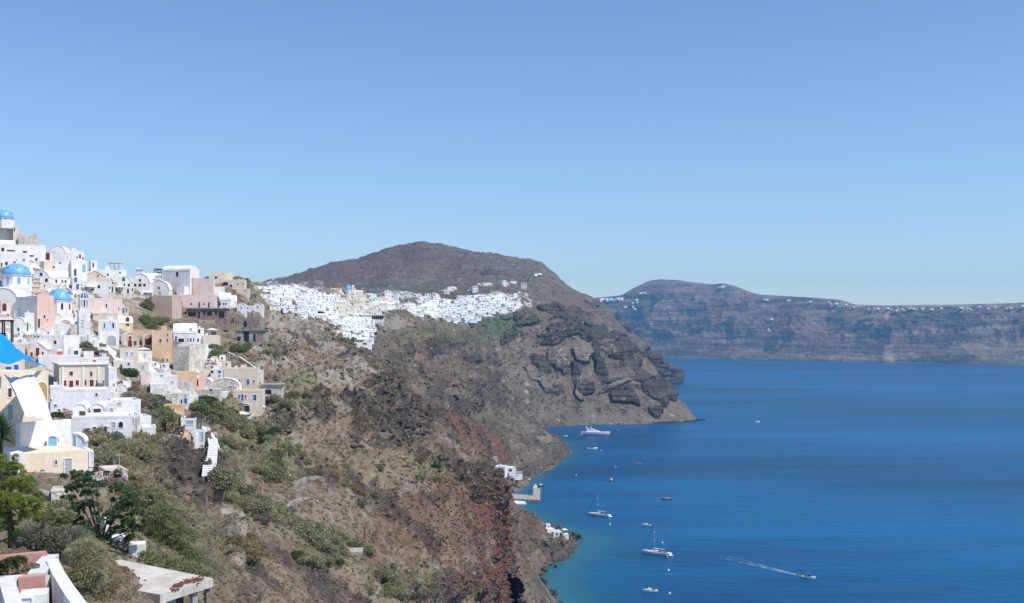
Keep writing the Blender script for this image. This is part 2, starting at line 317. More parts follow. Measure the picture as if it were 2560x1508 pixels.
# hill with the peak, and the headland below it
loft('hill_and_headland', [
    [(540, 1030, 1150), (900, 1060, 1250), (1180, 1105, 1290), (1335, 1097, 1305), (1450, 1094, 1340), (1600, 1090, 1352), (1700, 1084, 1385), (1758, 1072, 1440), (1740, 1062, 1520), (1720, 1050, 1600)],
    [(540, 990, 1180), (900, 1000, 1270), (1180, 1060, 1310), (1335, 1062, 1325), (1450, 1057, 1372), (1600, 1055, 1385), (1700, 1050, 1420), (1745, 1046, 1460), (1725, 1036, 1530), (1705, 1022, 1610)],
    [(540, 900, 1230), (900, 900, 1300), (1140, 960, 1350), (1290, 965, 1380), (1400, 970, 1410), (1540, 985, 1425), (1630, 1000, 1440), (1688, 1006, 1480), (1690, 1000, 1550), (1680, 1000, 1620)],
    [(540, 850, 1280), (900, 850, 1350), (1100, 880, 1400), (1250, 870, 1440), (1360, 885, 1470), (1470, 885, 1480), (1590, 925, 1490), (1655, 955, 1530), (1660, 960, 1600), (1650, 970, 1650)],
    [(540, 800, 1350), (900, 800, 1400), (1060, 800, 1450), (1190, 805, 1480), (1300, 820, 1510), (1410, 820, 1540), (1500, 855, 1580), (1600, 886, 1620), (1600, 900, 1700), (1590, 920, 1750)],
    [(540, 762, 1450), (900, 770, 1450), (1050, 762, 1500), (1150, 752, 1520), (1260, 752, 1560), (1370, 760, 1640), (1450, 800, 1720), (1540, 848, 1780), (1530, 870, 1850), (1520, 880, 1900)],
    [(545, 742, 1600), (900, 742, 1650), (1050, 728, 1700), (1150, 718, 1750), (1260, 714, 1800), (1350, 716, 1850), (1420, 752, 1950), (1500, 808, 2050), (1500, 830, 2100), (1490, 850, 2150)],
    [(560, 735, 1950), (760, 722, 2000), (900, 712, 2050), (1050, 690, 2100), (1170, 680, 2100), (1260, 682, 2100), (1330, 690, 2100), (1400, 722, 2150), (1470, 765, 2250), (1470, 790, 2350)],
    [(560, 736, 2200), (640, 712, 2400), (700, 699, 2500), (830, 661, 2600), (900, 650, 2650), (960, 626, 2650), (1050, 608, 2650), (1130, 618, 2600), (1200, 632, 2500), (1290, 650, 2420), (1355, 656, 2380), (1378, 680, 2380), (1402, 703, 2400), (1450, 734, 2420), (1480, 750, 2450)],
    [(560, 736, 2290), (640, 712, 2490), (700, 699, 2590), (830, 661, 2690), (900, 650, 2740), (960, 626, 2740), (1050, 608, 2740), (1130, 618, 2690), (1200, 632, 2590), (1290, 650, 2510), (1355, 656, 2470), (1378, 680, 2470), (1402, 703, 2490), (1450, 734, 2510), (1480, 750, 2540)],
    [(560, 800, 2900), (900, 760, 3100), (1050, 740, 3200), (1200, 760, 3000), (1350, 790, 2900), (1450, 830, 2850), (1480, 850, 2800)]],
    900, 1.9, M_hill, disp_hill, zoner(
        red=[(850, 700, 200, 40, -12, .7), (1060, 650, 120, 30, 10, .5), (1440, 760, 70, 30, 30, .5)],
        green=[(1180, 740, 180, 22, 0, .6), (1200, 815, 130, 26), (1330, 790, 60, 25, 0, .7), (1150, 850, 110, 30), (1080, 720, 60, 14), (1320, 700, 60, 30, 0, .5), (1000, 720, 120, 14, 0, .7)],
        dark=[(1258, 795, 12, 8), (1294, 789, 8, 15), (1370, 778, 30, 9, -5), (1415, 793, 32, 9, 5), (1310, 817, 36, 8, -10), (1270, 840, 26, 10, -35), (1231, 902, 22, 15), (1376, 860, 34, 8, -10), (1497, 768, 34, 14, 20), (1480, 838, 24, 7, 5), (1492, 905, 52, 9, 62), (1540, 872, 60, 4, 8), (1550, 886, 60, 4, 10), (1560, 901, 50, 4, 12), (1575, 915, 45, 4, 14), (1410, 806, 60, 4, -8), (1500, 862, 50, 4, 6), (1560, 948, 50, 4, -8, .8), (1440, 850, 40, 4, -6),
              (1520, 850, 60, 5, 6, .7), (1440, 928, 30, 9, 72, .6), (1467, 970, 22, 8), (1563, 985, 40, 20, -5), (1640, 982, 36, 24, 15), (1649, 1024, 18, 20), (1600, 935, 40, 7, 30, .8), (1350, 905, 26, 12, 30, .6), (1610, 950, 30, 8, 0, .8), (1420, 820, 50, 6, -14, .7), (1400, 838, 60, 5, -12, .8), (1230, 690, 40, 6, 0, .5), (1200, 870, 30, 8, 0, .7), (1150, 845, 60, 8, 10, .6)],
        pale=[(1540, 890, 50, 24, 10, .9), (1396, 903, 42, 16, 30), (1457, 886, 26, 18), (1450, 965, 10, 34, 0, .6), (1540, 962, 60, 5, -18), (1335, 690, 20, 4, -50, .8), (1270, 670, 50, 2, 0, .8), (1340, 940, 14, 50, -40, .6), (1380, 960, 12, 50, -40, .5), (1598, 918, 50, 5, 40, .8), (1480, 815, 30, 6, 20, .5)], L=20), sm=(12, 7))
# the middle slopes: one cross-section per distance, from the shore up to the crest
MS = [(330, [(1470, 1850), (1440, 1760), (1390, 1700), (1340, 1640), (1290, 1560), (1250, 1500), (1150, 1400), (1000, 1250), (850, 1100), (700, 1100)]),
      (390, [(1440, 1660), (1418, 1607), (1365, 1520), (1315, 1450), (1255, 1370), (1200, 1300), (1060, 1180), (930, 1080), (800, 980), (660, 1000)]),
      (440, [(1424, 1570), (1397, 1520), (1345, 1450), (1292, 1400), (1200, 1320), (1120, 1230), (1000, 1120), (900, 1020), (760, 900), (640, 960)]),
      (500, [(1370, 1500), (1335, 1439), (1310, 1400), (1285, 1350), (1235, 1250), (1190, 1175), (1080, 1085), (900, 930), (720, 800), (600, 820)]),
      (540, [(1412, 1420), (1395, 1395), (1340, 1345), (1285, 1300), (1230, 1210), (1217, 1142), (1150, 1098), (1040, 1032), (700, 770), (600, 790)]),
      (590, [(1455, 1375), (1432, 1348), (1365, 1312), (1285, 1262), (1200, 1200), (1130, 1110), (1050, 1010), (930, 862), (700, 735), (600, 760)]),
      (640, [(1330, 1330), (1312, 1309), (1280, 1270), (1245, 1235), (1195, 1185), (1130, 1110), (1040, 985), (930, 850), (750, 728), (640, 760)]),
      (700, [(1285, 1300), (1272, 1269), (1255, 1235), (1225, 1200), (1185, 1145), (1120, 1050), (1030, 930), (940, 838), (820, 728), (700, 760)]),
      (770, [(1290, 1260), (1268, 1231), (1250, 1200), (1220, 1160), (1180, 1100), (1120, 1010), (1050, 890), (970, 820), (890, 730), (800, 760)]),
      (860, [(1345, 1215), (1318, 1190), (1285, 1155), (1245, 1110), (1200, 1045), (1150, 960), (1090, 868), (1030, 800), (960, 745), (880, 770)]),
      (950, [(1400, 1180), (1378, 1158), (1325, 1120), (1280, 1080), (1230, 1020), (1170, 940), (1120, 860), (1060, 800), (1000, 750), (930, 780)]),
      (1050, [(1420, 1146), (1399, 1128), (1350, 1095), (1300, 1055), (1250, 990), (1195, 910), (1145, 850), (1100, 800), (1040, 745), (970, 780)]),
      (1130, [(1410, 1126), (1388, 1108), (1335, 1080), (1295, 1045), (1245, 980), (1200, 905), (1160, 845), (1125, 800), (1070, 745), (1000, 775)]),
      (1220, [(1365, 1104), (1343, 1088), (1310, 1065), (1280, 1030), (1245, 965), (1205, 895), (1175, 845), (1150, 800), (1100, 745), (1030, 775)]),
      (1340, [(1350, 1082), (1330, 1067), (1305, 1040), (1280, 1000), (1250, 945), (1222, 885), (1200, 840), (1180, 795), (1150, 745), (1080, 775)]),
      (1450, [(1330, 1065), (1310, 1050), (1290, 1020), (1270, 980), (1245, 930), (1222, 880), (1205, 840), (1190, 800), (1160, 760), (1090, 790)])]
loft('middle_slopes', [[(a, b, Y) for a, b in l][::-1] for Y, l in MS], 620, 1.0, M_mid, disp_mid, zoner(
    red=[(1130, 1095, 100, 22, 38), (1200, 1130, 30, 30), (1370, 1335, 70, 16, 35, .7), (1300, 1290, 60, 40, 0, .35), (1180, 1110, 90, 26, 40), (1300, 1360, 80, 60, 40, .35), (1150, 1160, 100, 60, 40, .4), (1110, 940, 90, 60, 50, .25)],
    green=[(1100, 840, 60, 20), (1180, 850, 60, 25), (1200, 1040, 80, 20, 45, .4), (1000, 850, 50, 20, 0, .5), (950, 860, 40, 20)],
    dark=[(1180, 985, 45, 32, 15), (1120, 1030, 50, 26), (1235, 1000, 24, 30), (1230, 905, 28, 15), (1075, 880, 26, 20), (1220, 960, 14, 20), (1170, 905, 40, 8, 20), (1385, 1140, 30, 26, 0, .8), (1400, 1365, 40, 18, -30, .9), (1300, 1090, 60, 8, 40, .5),
          (1150, 870, 30, 8, 20, .8), (1350, 1075, 40, 6, 20), (1290, 1190, 30, 10, 0, .6), (1010, 890, 25, 14)],
    pale=[(880, 830, 80, 25, 20, .7), (985, 815, 34, 22), (1180, 1160, 60, 30, 30, .35), (1265, 1225, 14, 8)], L=16, crag=30), sm=(10, 12), bykn=True)
# near hillside
loft('near_hillside', [
    [(-80, 1600, 40), (200, 1600, 47), (400, 1590, 60), (600, 1570, 92), (800, 1560, 128), (1000, 1560, 178), (1150, 1560, 245), (1240, 1560, 300), (1290, 1560, 330), (1288, 1640, 345), (1284, 1760, 360)],
    [(-80, 1470, 52), (200, 1480, 60), (400, 1470, 76), (600, 1470, 108), (800, 1470, 145), (1000, 1470, 200), (1150, 1470, 268), (1240, 1470, 318), (1299, 1475, 345), (1292, 1560, 360), (1286, 1700, 375)],
    [(-80, 1370, 66), (200, 1390, 76), (400, 1385, 96), (600, 1385, 128), (800, 1385, 168), (1000, 1385, 228), (1150, 1385, 296), (1245, 1390, 335), (1301, 1398, 356), (1290, 1480, 372), (1284, 1600, 385)],
    [(-80, 1280, 84), (200, 1300, 94), (400, 1300, 116), (600, 1300, 152), (800, 1300, 196), (1000, 1300, 258), (1150, 1305, 318), (1225, 1298, 346), (1271, 1300, 362), (1266, 1400, 378), (1260, 1520, 390)],
    [(-80, 1190, 108), (200, 1210, 118), (400, 1200, 152), (600, 1200, 188), (800, 1200, 237), (950, 1200, 286), (1100, 1214, 328), (1200, 1214, 352), (1270, 1228, 370), (1262, 1320, 384), (1255, 1450, 395)],
    [(-80, 1110, 132), (200, 1120, 155), (400, 1110, 195), (600, 1100, 240), (800, 1100, 290), (950, 1110, 335), (1060, 1118, 360), (1130, 1142, 372), (1205, 1188, 385), (1210, 1270, 400), (1200, 1390, 410)],
    [(-80, 1040, 178), (200, 1050, 205), (400, 1010, 245), (600, 1000, 290), (800, 1000, 340), (920, 1000, 375), (980, 1010, 390), (1030, 1045, 397), (1075, 1082, 402), (1080, 1180, 420), (1070, 1300, 430)],
    [(-80, 960, 215), (200, 960, 245), (400, 930, 282), (600, 930, 325), (750, 930, 370), (850, 930, 400), (920, 935, 415), (965, 950, 422), (992, 972, 428), (1000, 1080, 445), (990, 1200, 455)],
    [(-80, 880, 242), (200, 880, 265), (400, 870, 305), (600, 870, 350), (720, 880, 400), (820, 890, 440), (890, 900, 465), (930, 920, 475), (950, 940, 480), (950, 1020, 500), (940, 1100, 510)],
    [(-80, 820, 260), (200, 820, 285), (400, 820, 330), (600, 830, 385), (720, 840, 430), (800, 850, 475), (860, 870, 500), (900, 900, 510), (920, 930, 515), (910, 1000, 530), (900, 1080, 540)],
    [(-80, 740, 282), (200, 760, 310), (400, 770, 360), (540, 790, 400), (640, 790, 450), (700, 800, 480), (760, 820, 510), (830, 850, 530), (880, 890, 540), (880, 960, 560), (870, 1050, 570)],
    [(-80, 650, 305), (200, 702, 330), (350, 715, 368), (500, 725, 418), (590, 730, 480), (650, 745, 510), (720, 765, 540), (790, 800, 560), (850, 850, 570), (850, 920, 590), (850, 1000, 600)],
    [(-80, 622, 340), (60, 630, 340), (200, 668, 365), (350, 700, 400), (500, 708, 450), (590, 714, 520), (640, 722, 560), (700, 745, 590), (760, 790, 600), (780, 840, 610), (780, 900, 620)],
    [(-80, 760, 420), (200, 780, 440), (350, 790, 470), (500, 800, 520), (590, 790, 580), (650, 800, 600), (700, 820, 620), (750, 850, 630), (760, 900, 640), (760, 950, 640), (760, 1000, 640)]],
    880, 1.8, M_near, disp_near, zoner(
        red=[(1245, 1330, 40, 160), (1200, 1290, 60, 90, 0, .9), (1130, 1270, 110, 34, 0, .6), (1270, 1440, 50, 100), (1180, 1470, 90, 40, 0, .8), (1050, 1480, 80, 30, 0, .7), (1100, 1350, 180, 60, 0, .4), (1240, 1220, 40, 20)],
        green=[(590, 1240, 100, 34, 35), (690, 1300, 120, 34, 35), (820, 1370, 110, 34, 30), (300, 1150, 110, 45), (420, 1330, 150, 60, 30), (480, 1430, 90, 60), (560, 1040, 70, 34), (640, 1110, 70, 30), (560, 1170, 60, 40), (670, 1180, 80, 50), (400, 1010, 50, 60), (400, 800, 60, 40), (640, 740, 50, 18, 20),
               (720, 1000, 60, 30), (1010, 1460, 60, 30), (800, 960, 90, 30, 0, .5), (620, 880, 80, 20, 0, .8), (900, 1160, 180, 60, 0, .25), (200, 1330, 200, 60)],
        dark=[(450, 1200, 92, 70), (500, 1240, 40, 48), (380, 1150, 60, 25), (430, 1150, 60, 30), (985, 985, 50, 55), (1000, 1065, 70, 55), (940, 1080, 60, 24), (900, 1010, 45, 14), (780, 1030, 30, 16), (700, 1075, 34, 14), (880, 1090, 24, 30), (940, 1130, 44, 16), (1000, 1130, 60, 20, 0, .7), (920, 860, 30, 14), (560, 1190, 26, 26, 0, .7),
              (620, 1150, 24, 24, 0, .7), (800, 1060, 26, 20), (1030, 1160, 30, 14), (940, 1245, 40, 10, 0, .6), (1060, 1265, 40, 10, 0, .6), (1060, 1480, 90, 30, 0, .8), (1180, 1490, 60, 25, 0, .8), (950, 1280, 20, 8), (1180, 1180, 40, 20, 0, .5), (1100, 1150, 60, 16, 35, .5), (790, 1060, 20, 14), (600, 1500, 40, 20, 0, .6), (940, 1440, 30, 16, 0, .7)],
        pale=[(760, 850, 90, 40, 15), (700, 820, 60, 34), (700, 925, 60, 30), (860, 860, 60, 26), (830, 950, 70, 30, 0, .8), (690, 1145, 40, 34, 0, .9), (640, 900, 70, 22), (450, 1120, 70, 20), (580, 1330, 30, 60, -30, .8), (560, 1390, 20, 60, -20, .7), (330, 770, 50, 20), (250, 840, 60, 30), (900, 920, 60, 30, 0, .6), (600, 1270, 60, 14, 40, .6), (290, 990, 80, 50, 40, .6),
              (790, 1300, 50, 20, 30, .5), (60, 800, 150, 120, 0, .8), (420, 960, 120, 40, 0, .6)], L=7, seed=9, crag=17), sm=(20, 12))

# ---------------------------------------------------------------- sea
def sea_mat():
    t = NT('sea_water')
    geo = t.pos()
    at = t.n('ShaderNodeAttribute', attribute_name='shoal')
    big = t.noise(420, 5, 0.6, scl=(0.3, 1, 1)); mid = t.noise(70, 5, 0.65, scl=(0.22, 1, 1))
    c = t.mix(t.ramp(big, 0.42, 0.58), (0.0005, 0.048, 0.130), (0.0010, 0.095, 0.245))
    c = t.mix(t.ramp(mid, 0.48, 0.66, 0, 0.6), c, (0.0006, 0.040, 0.115))
    s = t.mul(at.outputs['Fac'], t.ramp(t.noise(26, 5, 0.6), 0.2, 0.8, -0.16, 0.16), 'ADD')
    c = t.mix(t.ramp(s, 0.12, 0.55, 0, 0.8), c, (0.009, 0.095, 0.170))
    c = t.mix(t.ramp(s, 0.42, 0.9, 0, 0.6), c, (0.035, 0.150, 0.175))
    w1 = t.noise(1.1, 4, 0.6, scl=(0.5, 1, 1)); w2 = t.noise(6.0, 3, 0.5, scl=(0.4, 1, 1)); w3 = t.noise(45, 3, 0.5, scl=(0.35, 1, 1))
    h = t.mul(t.mul(w1, 0.25), t.mul(w2, 1.3), 'ADD'); h = t.mul(h, t.mul(w3, 2.2), 'ADD')
    t.bump(h, 1.0, 0.9)
    t.b.inputs['IOR'].default_value = 1.33; t.b.inputs['Specular IOR Level'].default_value = 0.10
    return t.out(c, 0.30)
M_sea = sea_mat()
SHORE = [((a - CX) / F * Y, Y) for Y, l in MS for (a, b) in l[1:2]]
SHORE = SHORE[:-2] + [(30, 1335), (85, 1365), (150, 1378), (225, 1400), (262, 1448)]
def build_sea():
    ys = np.concatenate([[-200, 0, 200], np.geomspace(300, 2000, 260), np.geomspace(2020, 40000, 60)])
    xs = np.concatenate([[-20000, -3000, -600], np.linspace(-150, 460, 240), [500, 560, 700, 1000, 2000, 5000, 20000]])
    X, Y = np.meshgrid(xs, ys)
    d = np.full(X.shape, 1e9); S = np.array(SHORE)
    for k in range(len(S) - 1):
        a, b = S[k], S[k + 1]; ab = b - a
        t = np.clip(((X - a[0]) * ab[0] + (Y - a[1]) * ab[1]) / (ab @ ab), 0, 1)
        d = np.minimum(d, np.hypot(X - a[0] - t * ab[0], Y - a[1] - t * ab[1]))
    wid = np.interp(Y, [400, 520, 640, 760, 900, 1050, 1150, 1260, 1400], [20, 26, 30, 20, 16, 22, 20, 6, 7])
    s = np.exp(-d / wid) * np.interp(Y, [400, 1180, 1300, 1500], [1.15, 1.15, 0.8, 0.8])
    V = np.stack([X.ravel(), Y.ravel(), np.zeros(X.size)], 1)
    nv, nu = X.shape; i = np.arange(nv * nu).reshape(nv, nu)
    q = np.stack([i[:-1, :-1], i[:-1, 1:], i[1:, 1:], i[1:, :-1]], -1).reshape(-1, 4)
    o = new_mesh('sea_water', V, q.tolist(), M_sea)
    at = o.data.attributes.new('shoal', 'FLOAT', 'POINT'); at.data.foreach_set('value', s.ravel().astype(np.float32))
    tag(o, kind='structure')
build_sea()
# ---------------------------------------------------------------- paints
PAL = dict(w=(0.80, 0.775, 0.75), c=(0.73, 0.63, 0.51), p=(0.77, 0.62, 0.57), P=(0.76, 0.51, 0.45), t=(0.58, 0.44, 0.36), o=(0.70, 0.50, 0.33),
           y=(0.76, 0.62, 0.40), g=(0.30, 0.265, 0.23), B=(0.27, 0.195, 0.165), k=(0.025, 0.025, 0.03), r=(0.15, 0.03, 0.022), b=(0.04, 0.13, 0.42),
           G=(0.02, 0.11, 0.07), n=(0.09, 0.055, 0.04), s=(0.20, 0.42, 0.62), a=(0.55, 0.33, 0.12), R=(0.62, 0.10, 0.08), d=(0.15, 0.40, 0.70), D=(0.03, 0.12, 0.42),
           C=(0.42, 0.385, 0.34), l=(0.60, 0.66, 0.80), m=(0.40, 0.42, 0.44), e=(0.60, 0.54, 0.47), v=(0.62, 0.52, 0.60), S=(0.72, 0.70, 0.66), W=(0.81, 0.80, 0.80), q=(0.82, 0.70, 0.54), u=(0.52, 0.28, 0.24))
_M = {}
def paint(k, gloss=None):
    key = (k, gloss)
    if key in _M: return _M[key]
    t = NT('plaster_' + str(k) if gloss is None else 'paint_' + str(k))
    c = PAL[k]
    v = 0.16 if k not in 'gBCe' else 0.45
    if gloss is None:
        n = t.noise(1.8, 5, 0.6, scl=(1, 1, 0.45)); n2 = t.noise(0.35, 4, 0.6)
        f = t.mul(t.ramp(n, 0.3, 0.7, 1 - v, 1 + v * 0.4), t.ramp(n2, 0.3, 0.7, 1 - v * .7, 1 + v * .4))
        col = t.mix(1.0, c, f, 'MULTIPLY')
        if k in 'gBe':                     # rubble stone walls
            vo = t.vor(0.45, 1); col = t.mix(t.ramp(vo, 0.2, 0.9, 0, 0.45), col, tuple(x * 1.7 for x in c))
            t.bump(t.vor(0.45, 0), 0.12, 0.8)
        else: t.bump(n2, 0.03, 0.4)
        m = t.out(col, 0.85)
    else: m = t.out(c, gloss)
    _M[key] = m; return m
def P2(px, n, P0, py):                     # sight line of a pixel meets the vertical plane through P0 with normal n
    dx = (px - CX) / F
    t = (n[0] * P0[0] + n[1] * P0[1]) / (n[0] * dx + n[1])
    return Vector((dx * t, t, CH - (py - HY) / F * t)), t
class MB:
    def __init__(s): s.V = []; s.F = []
    def add(s, V, Fc):
        b = len(s.V); s.V += [tuple(v) for v in V]; s.F += [tuple(i + b for i in f) for f in Fc]; return s
    def box(s, x0, x1, y0, y1, z0, z1):
        V = [(x, y, z) for z in (z0, z1) for y in (y0, y1) for x in (x0, x1)]
        return s.add(V, [(0, 2, 3, 1), (4, 5, 7, 6), (0, 1, 5, 4), (2, 6, 7, 3), (0, 4, 6, 2), (1, 3, 7, 5)])
    def prism(s, prof, y0, y1, ax=0):       # profile in (x,z) swept over y, or (ax=1) in (y,z) swept over x
        n = len(prof); f = (lambda a, b, y: (a, y, b)) if ax == 0 else (lambda a, b, y: (y, a, b))
        V = [f(a, b, y0) for a, b in prof] + [f(a, b, y1) for a, b in prof]
        return s.add(V, [tuple(range(n))[::-1] if ax else tuple(range(n)), tuple(range(n, 2 * n)) if ax else tuple(range(2 * n - 1, n - 1, -1))] + [(i, n + i, n + (i + 1) % n, (i + 1) % n) if not ax else ((i + 1) % n, n + (i + 1) % n, n + i, i) for i in range(n)])
    def tube(s, p, q, r0, r1=None, n=6):
        r1 = r0 if r1 is None else r1; p = Vector(p); q = Vector(q); d = (q - p).normalized()
        a = d.orthogonal().normalized(); b = d.cross(a)
        V = [p + (a * math.cos(k * 2 * math.pi / n) + b * math.sin(k * 2 * math.pi / n)) * r0 for k in range(n)] + [q + (a * math.cos(k * 2 * math.pi / n) + b * math.sin(k * 2 * math.pi / n)) * r1 for k in range(n)]
        return s.add(V, [(i, (i + 1) % n, n + (i + 1) % n, n + i) for i in range(n)] + [tuple(range(n))[::-1], tuple(range(n, 2 * n))])
    def lathe(s, prof, c=(0, 0, 0), n=16, sq=1.0):
        V = []; Fc = []
        for r_, z in prof:
            for k in range(n): V.append((c[0] + r_ * math.cos(k * 2 * math.pi / n), c[1] + r_ * math.sin(k * 2 * math.pi / n) * sq, c[2] + z))
        for j in range(len(prof) - 1):
            for k in range(n): Fc.append((j * n + k, j * n + (k + 1) % n, (j + 1) * n + (k + 1) % n, (j + 1) * n + k))
        Fc.append(tuple(range(n))[::-1]); Fc.append(tuple(range((len(prof) - 1) * n, len(prof) * n)))
        return s.add(V, Fc)
    def build(s, name, mat, parent=None, smooth=False): return new_mesh(name, s.V, s.F, paint(mat) if isinstance(mat, str) else mat, parent, smooth)
def arcp(u0, u1, z0, rise, n=10):
    c = (u0 + u1) / 2; h = (u1 - u0) / 2
    return [(c + h * math.cos(math.pi * k / n), z0 + rise * math.sin(math.pi * k / n)) for k in range(n + 1)]
def opening(kind, u, z, wd, h, col, root, face, fr, tw=0.0):
    """a door or window: panel on the wall plane, surround standing proud; face = (origin xy, x axis, outward)"""
    o0, ax, outn = face
    nm = 'door' if kind in 'dD' else ('window' if kind in 'w' else ('arched_door' if col in 'rgGbns' and h > wd * 1.5 else 'archway'))
    def map_(V): return [(o0[0] + ax[0] * a + outn[0] * b, o0[1] + ax[1] * a + outn[1] * b, c) for a, b, c in V]
    if kind == 'a':
        rise = min(wd / 2, h * 0.5); pr = [(-wd / 2, 0), (wd / 2, 0)] + arcp(-wd / 2, wd / 2, h - rise, rise)
    else: pr = [(-wd / 2, 0), (wd / 2, 0), (wd / 2, h), (-wd / 2, h)]
    n = len(pr); cx = 0
    pan = MB(); V = [(u + a, 0.012, z + b) for a, b in pr] + [(u + a, -0.05, z + b) for a, b in pr]
    pan.add(map_(V), [tuple(range(n)), tuple(range(2 * n - 1, n - 1, -1))] + [(i, n + i, n + (i + 1) % n, (i + 1) % n) for i in range(n)])
    p = pan.build(nm, paint(col, 0.35) if col in 'kbrgGns' else paint(col), root)  # dark panel colours paint in the shade of deep-set openings and arches
    if fr:
        t = fr; f = MB(); cz = h / 2
        outer = [(a * (1 + 2 * t / wd), cz + (b - cz) * (1 + 2 * t / h)) for a, b in pr]
        V = [(u + a, 0.07, z + b) for a, b in pr] + [(u + a, 0.07, z + b) for a, b in outer] + [(u + a, 0.0, z + b) for a, b in pr] + [(u + a, -0.01, z + b) for a, b in outer]
        Fc = []
        for i in range(n):
            j = (i + 1) % n
            Fc += [(i, j, n + j, n + i), (n + i, n + j, 3 * n + j, 3 * n + i), (i, 2 * n + i, 2 * n + j, j)]
        f.add(map_(V), Fc); f.build('surround', tw or 'w', p)
        if kind != 'd' and wd > 0.5 and fr > 0.12:
            g = MB(); V = [(u - 0.03, 0.03, z), (u + 0.03, 0.03, z), (u + 0.03, 0.03, z + h * .96), (u - 0.03, 0.03, z + h * .96), (u - wd / 2, 0.03, z + h * .5), (u + wd / 2, 0.03, z + h * .5), (u + wd / 2, 0.03, z + h * .5 + .06), (u - wd / 2, 0.03, z + h * .5 + .06)]
            g.add(map_(V), [(0, 1, 2, 3), (4, 5, 6, 7)]).build('muntin', 'm', p)
    return p
NB = [0]
def bld(label, x0, x1, yt, yb, dep=6, r=30, col='w', roof='flat', ops='', D=None, name='house', cat='house', fcol=None, base=3.5, lcol=None, fr=None, rise=None, group='houses of the hillside village', shift=0.0):
    xc = (x0 + x1) / 2
    D0 = (depth(xc, yb) if D is None else D) + shift
    P0 = W(xc, yb, D0); a = R(r); n = (math.sin(a), -math.cos(a)); ux = (math.cos(a), math.sin(a))
    A, tA = P2(x0, n, P0, yb); B, tB = P2(x1, n, P0, yb)
    mid = (A + B) / 2; wd = (B - A).length if False else math.hypot(B.x - A.x, B.y - A.y)
    Pm, tm = P2(xc, n, P0, yt)
    zt = Pm.z; z0 = P0.z
    root = empty(name, (mid.x, mid.y, z0), a)
    tag(root, label, cat, group); NB[0] += 1
    hw = wd / 2; H = zt - z0; m = paint(col); b = MB()
    rnd = random.Random(int(x0 * 7 + yt))
    if roof in ('flat', 'ruin', 'slab', 'none'):
        ph = min(0.45, H * 0.15) if roof == 'flat' else 0
        b.box(-hw, hw, 0, dep, -base, H - ph)
        b.build('wall', m, root)
        if roof == 'flat':
            q = MB(); tt = 0.22
            q.box(-hw - .03, hw + .03, -.03, tt, H - ph, H).box(-hw - .03, hw + .03, dep - tt, dep + .03, H - ph, H)
            q.box(-hw - .03, -hw + tt, tt, dep - tt, H - ph, H - .01).box(hw - tt, hw + .03, tt, dep - tt, H - ph, H - .01)
            q.build('parapet', lcol or m, root)
            if rnd.random() < .4 and hw > 1.5 and dep > 4:
                c = rnd.uniform(-.4, .4) * hw; q_ = MB(); q_.box(c - .7, c + .7, dep * .3, dep * .3 + 1.3, H - ph, H + rnd.uniform(.5, 1.3)); q_.build('roof_box', m, root)
            if rnd.random() < .3: MB().tube((hw * .6, dep * .5, H - ph), (hw * .6, dep * .5, H + 1.6), .03).box(hw * .6 - .4, hw * .6 + .4, dep * .5 - .02, dep * .5 + .02, H + 1.3, H + 1.36).build('antenna', 'm', root)
            if rnd.random() < .35 and dep > 4:
                c = rnd.uniform(-.5, .5) * hw; MB().box(c - .3, c + .3, dep * .6, dep * .6 + .6, H - ph, H + .5).box(c - .36, c + .36, dep * .6 - .06, dep * .6 + .66, H + .5, H + .6).build('chimney', 'w', root)
        elif roof == 'ruin':
            q = MB(); k = max(4, int(wd / 1.1))
            for i in range(k):
                h_ = rnd.uniform(0, .9); q.box(-hw + wd * i / k, -hw + wd * (i + 1) / k - .002, 0.003, .5, H, H + h_); q.box(-hw + wd * i / k, -hw + wd * (i + 1) / k - .002, dep - .5, dep - .003, H, H + rnd.uniform(0, 1.2))
            q.build('broken_wall_top', m, root)
        elif roof == 'slab':
            MB().box(-hw - .35, hw + .35, -.5, dep + .3, H, H + .3).build('roof', lcol or 'C', root)
    else:
        rs = rise if rise is not None else (min(hw, H * .6) if roof == 'vault' else min(dep / 2, H * .5))
        if roof == 'vault':
            b.prism([(-hw, -base), (hw, -base)] + arcp(-hw, hw, H - rs, rs - .08), 0, dep)
            q = MB(); o_ = arcp(-hw - .1, hw + .1, H - rs - .05, rs + .05, 12); i_ = arcp(-hw + .02, hw - .02, H - rs - .05, rs - .1, 12)
            q.prism(o_ + i_[::-1], -.12, dep + .05)
        elif roof == 'gable':
            b.prism([(-hw, -base), (hw, -base), (hw, H - rs), (0, H - .1), (-hw, H - rs)], 0, dep)
            q = MB(); q.prism([(hw + .15, H - rs), (0, H + .05), (-hw - .15, H - rs), (-hw - .15, H - rs - .2), (0, H - .16), (hw + .15, H - rs - .2)], -.15, dep)
        else:
            b.prism([(0, -base), (dep, -base)] + arcp(0, dep, H - rs, rs - .08), -hw, hw, 1)
            q = MB(); o_ = arcp(-.1, dep + .1, H - rs - .05, rs + .05, 12); i_ = arcp(.02, dep - .02, H - rs - .05, rs - .1, 12)
            q.prism(o_ + i_[::-1], -hw - .1, hw + .1, 1)
        b.build('wall', m, root); q.build('roof', lcol or ('w' if col not in 'W' else m), root)
    if fcol:
        f = MB()
        if roof == 'vault': f.prism([(-hw + .05, -base), (hw - .05, -base)] + arcp(-hw + .05, hw - .05, H - rs, rs - .15), -.16, -.002)
        else: f.box(-hw - .05, hw + .05, -.25, -.002, -base, H + .3)
        f.build('facade', fcol, root)
    fo = -.17 if fcol and roof == 'vault' else (-.26 if fcol else 0)
    frd = fr if fr is not None else (0.12 if D0 < 320 else 0)
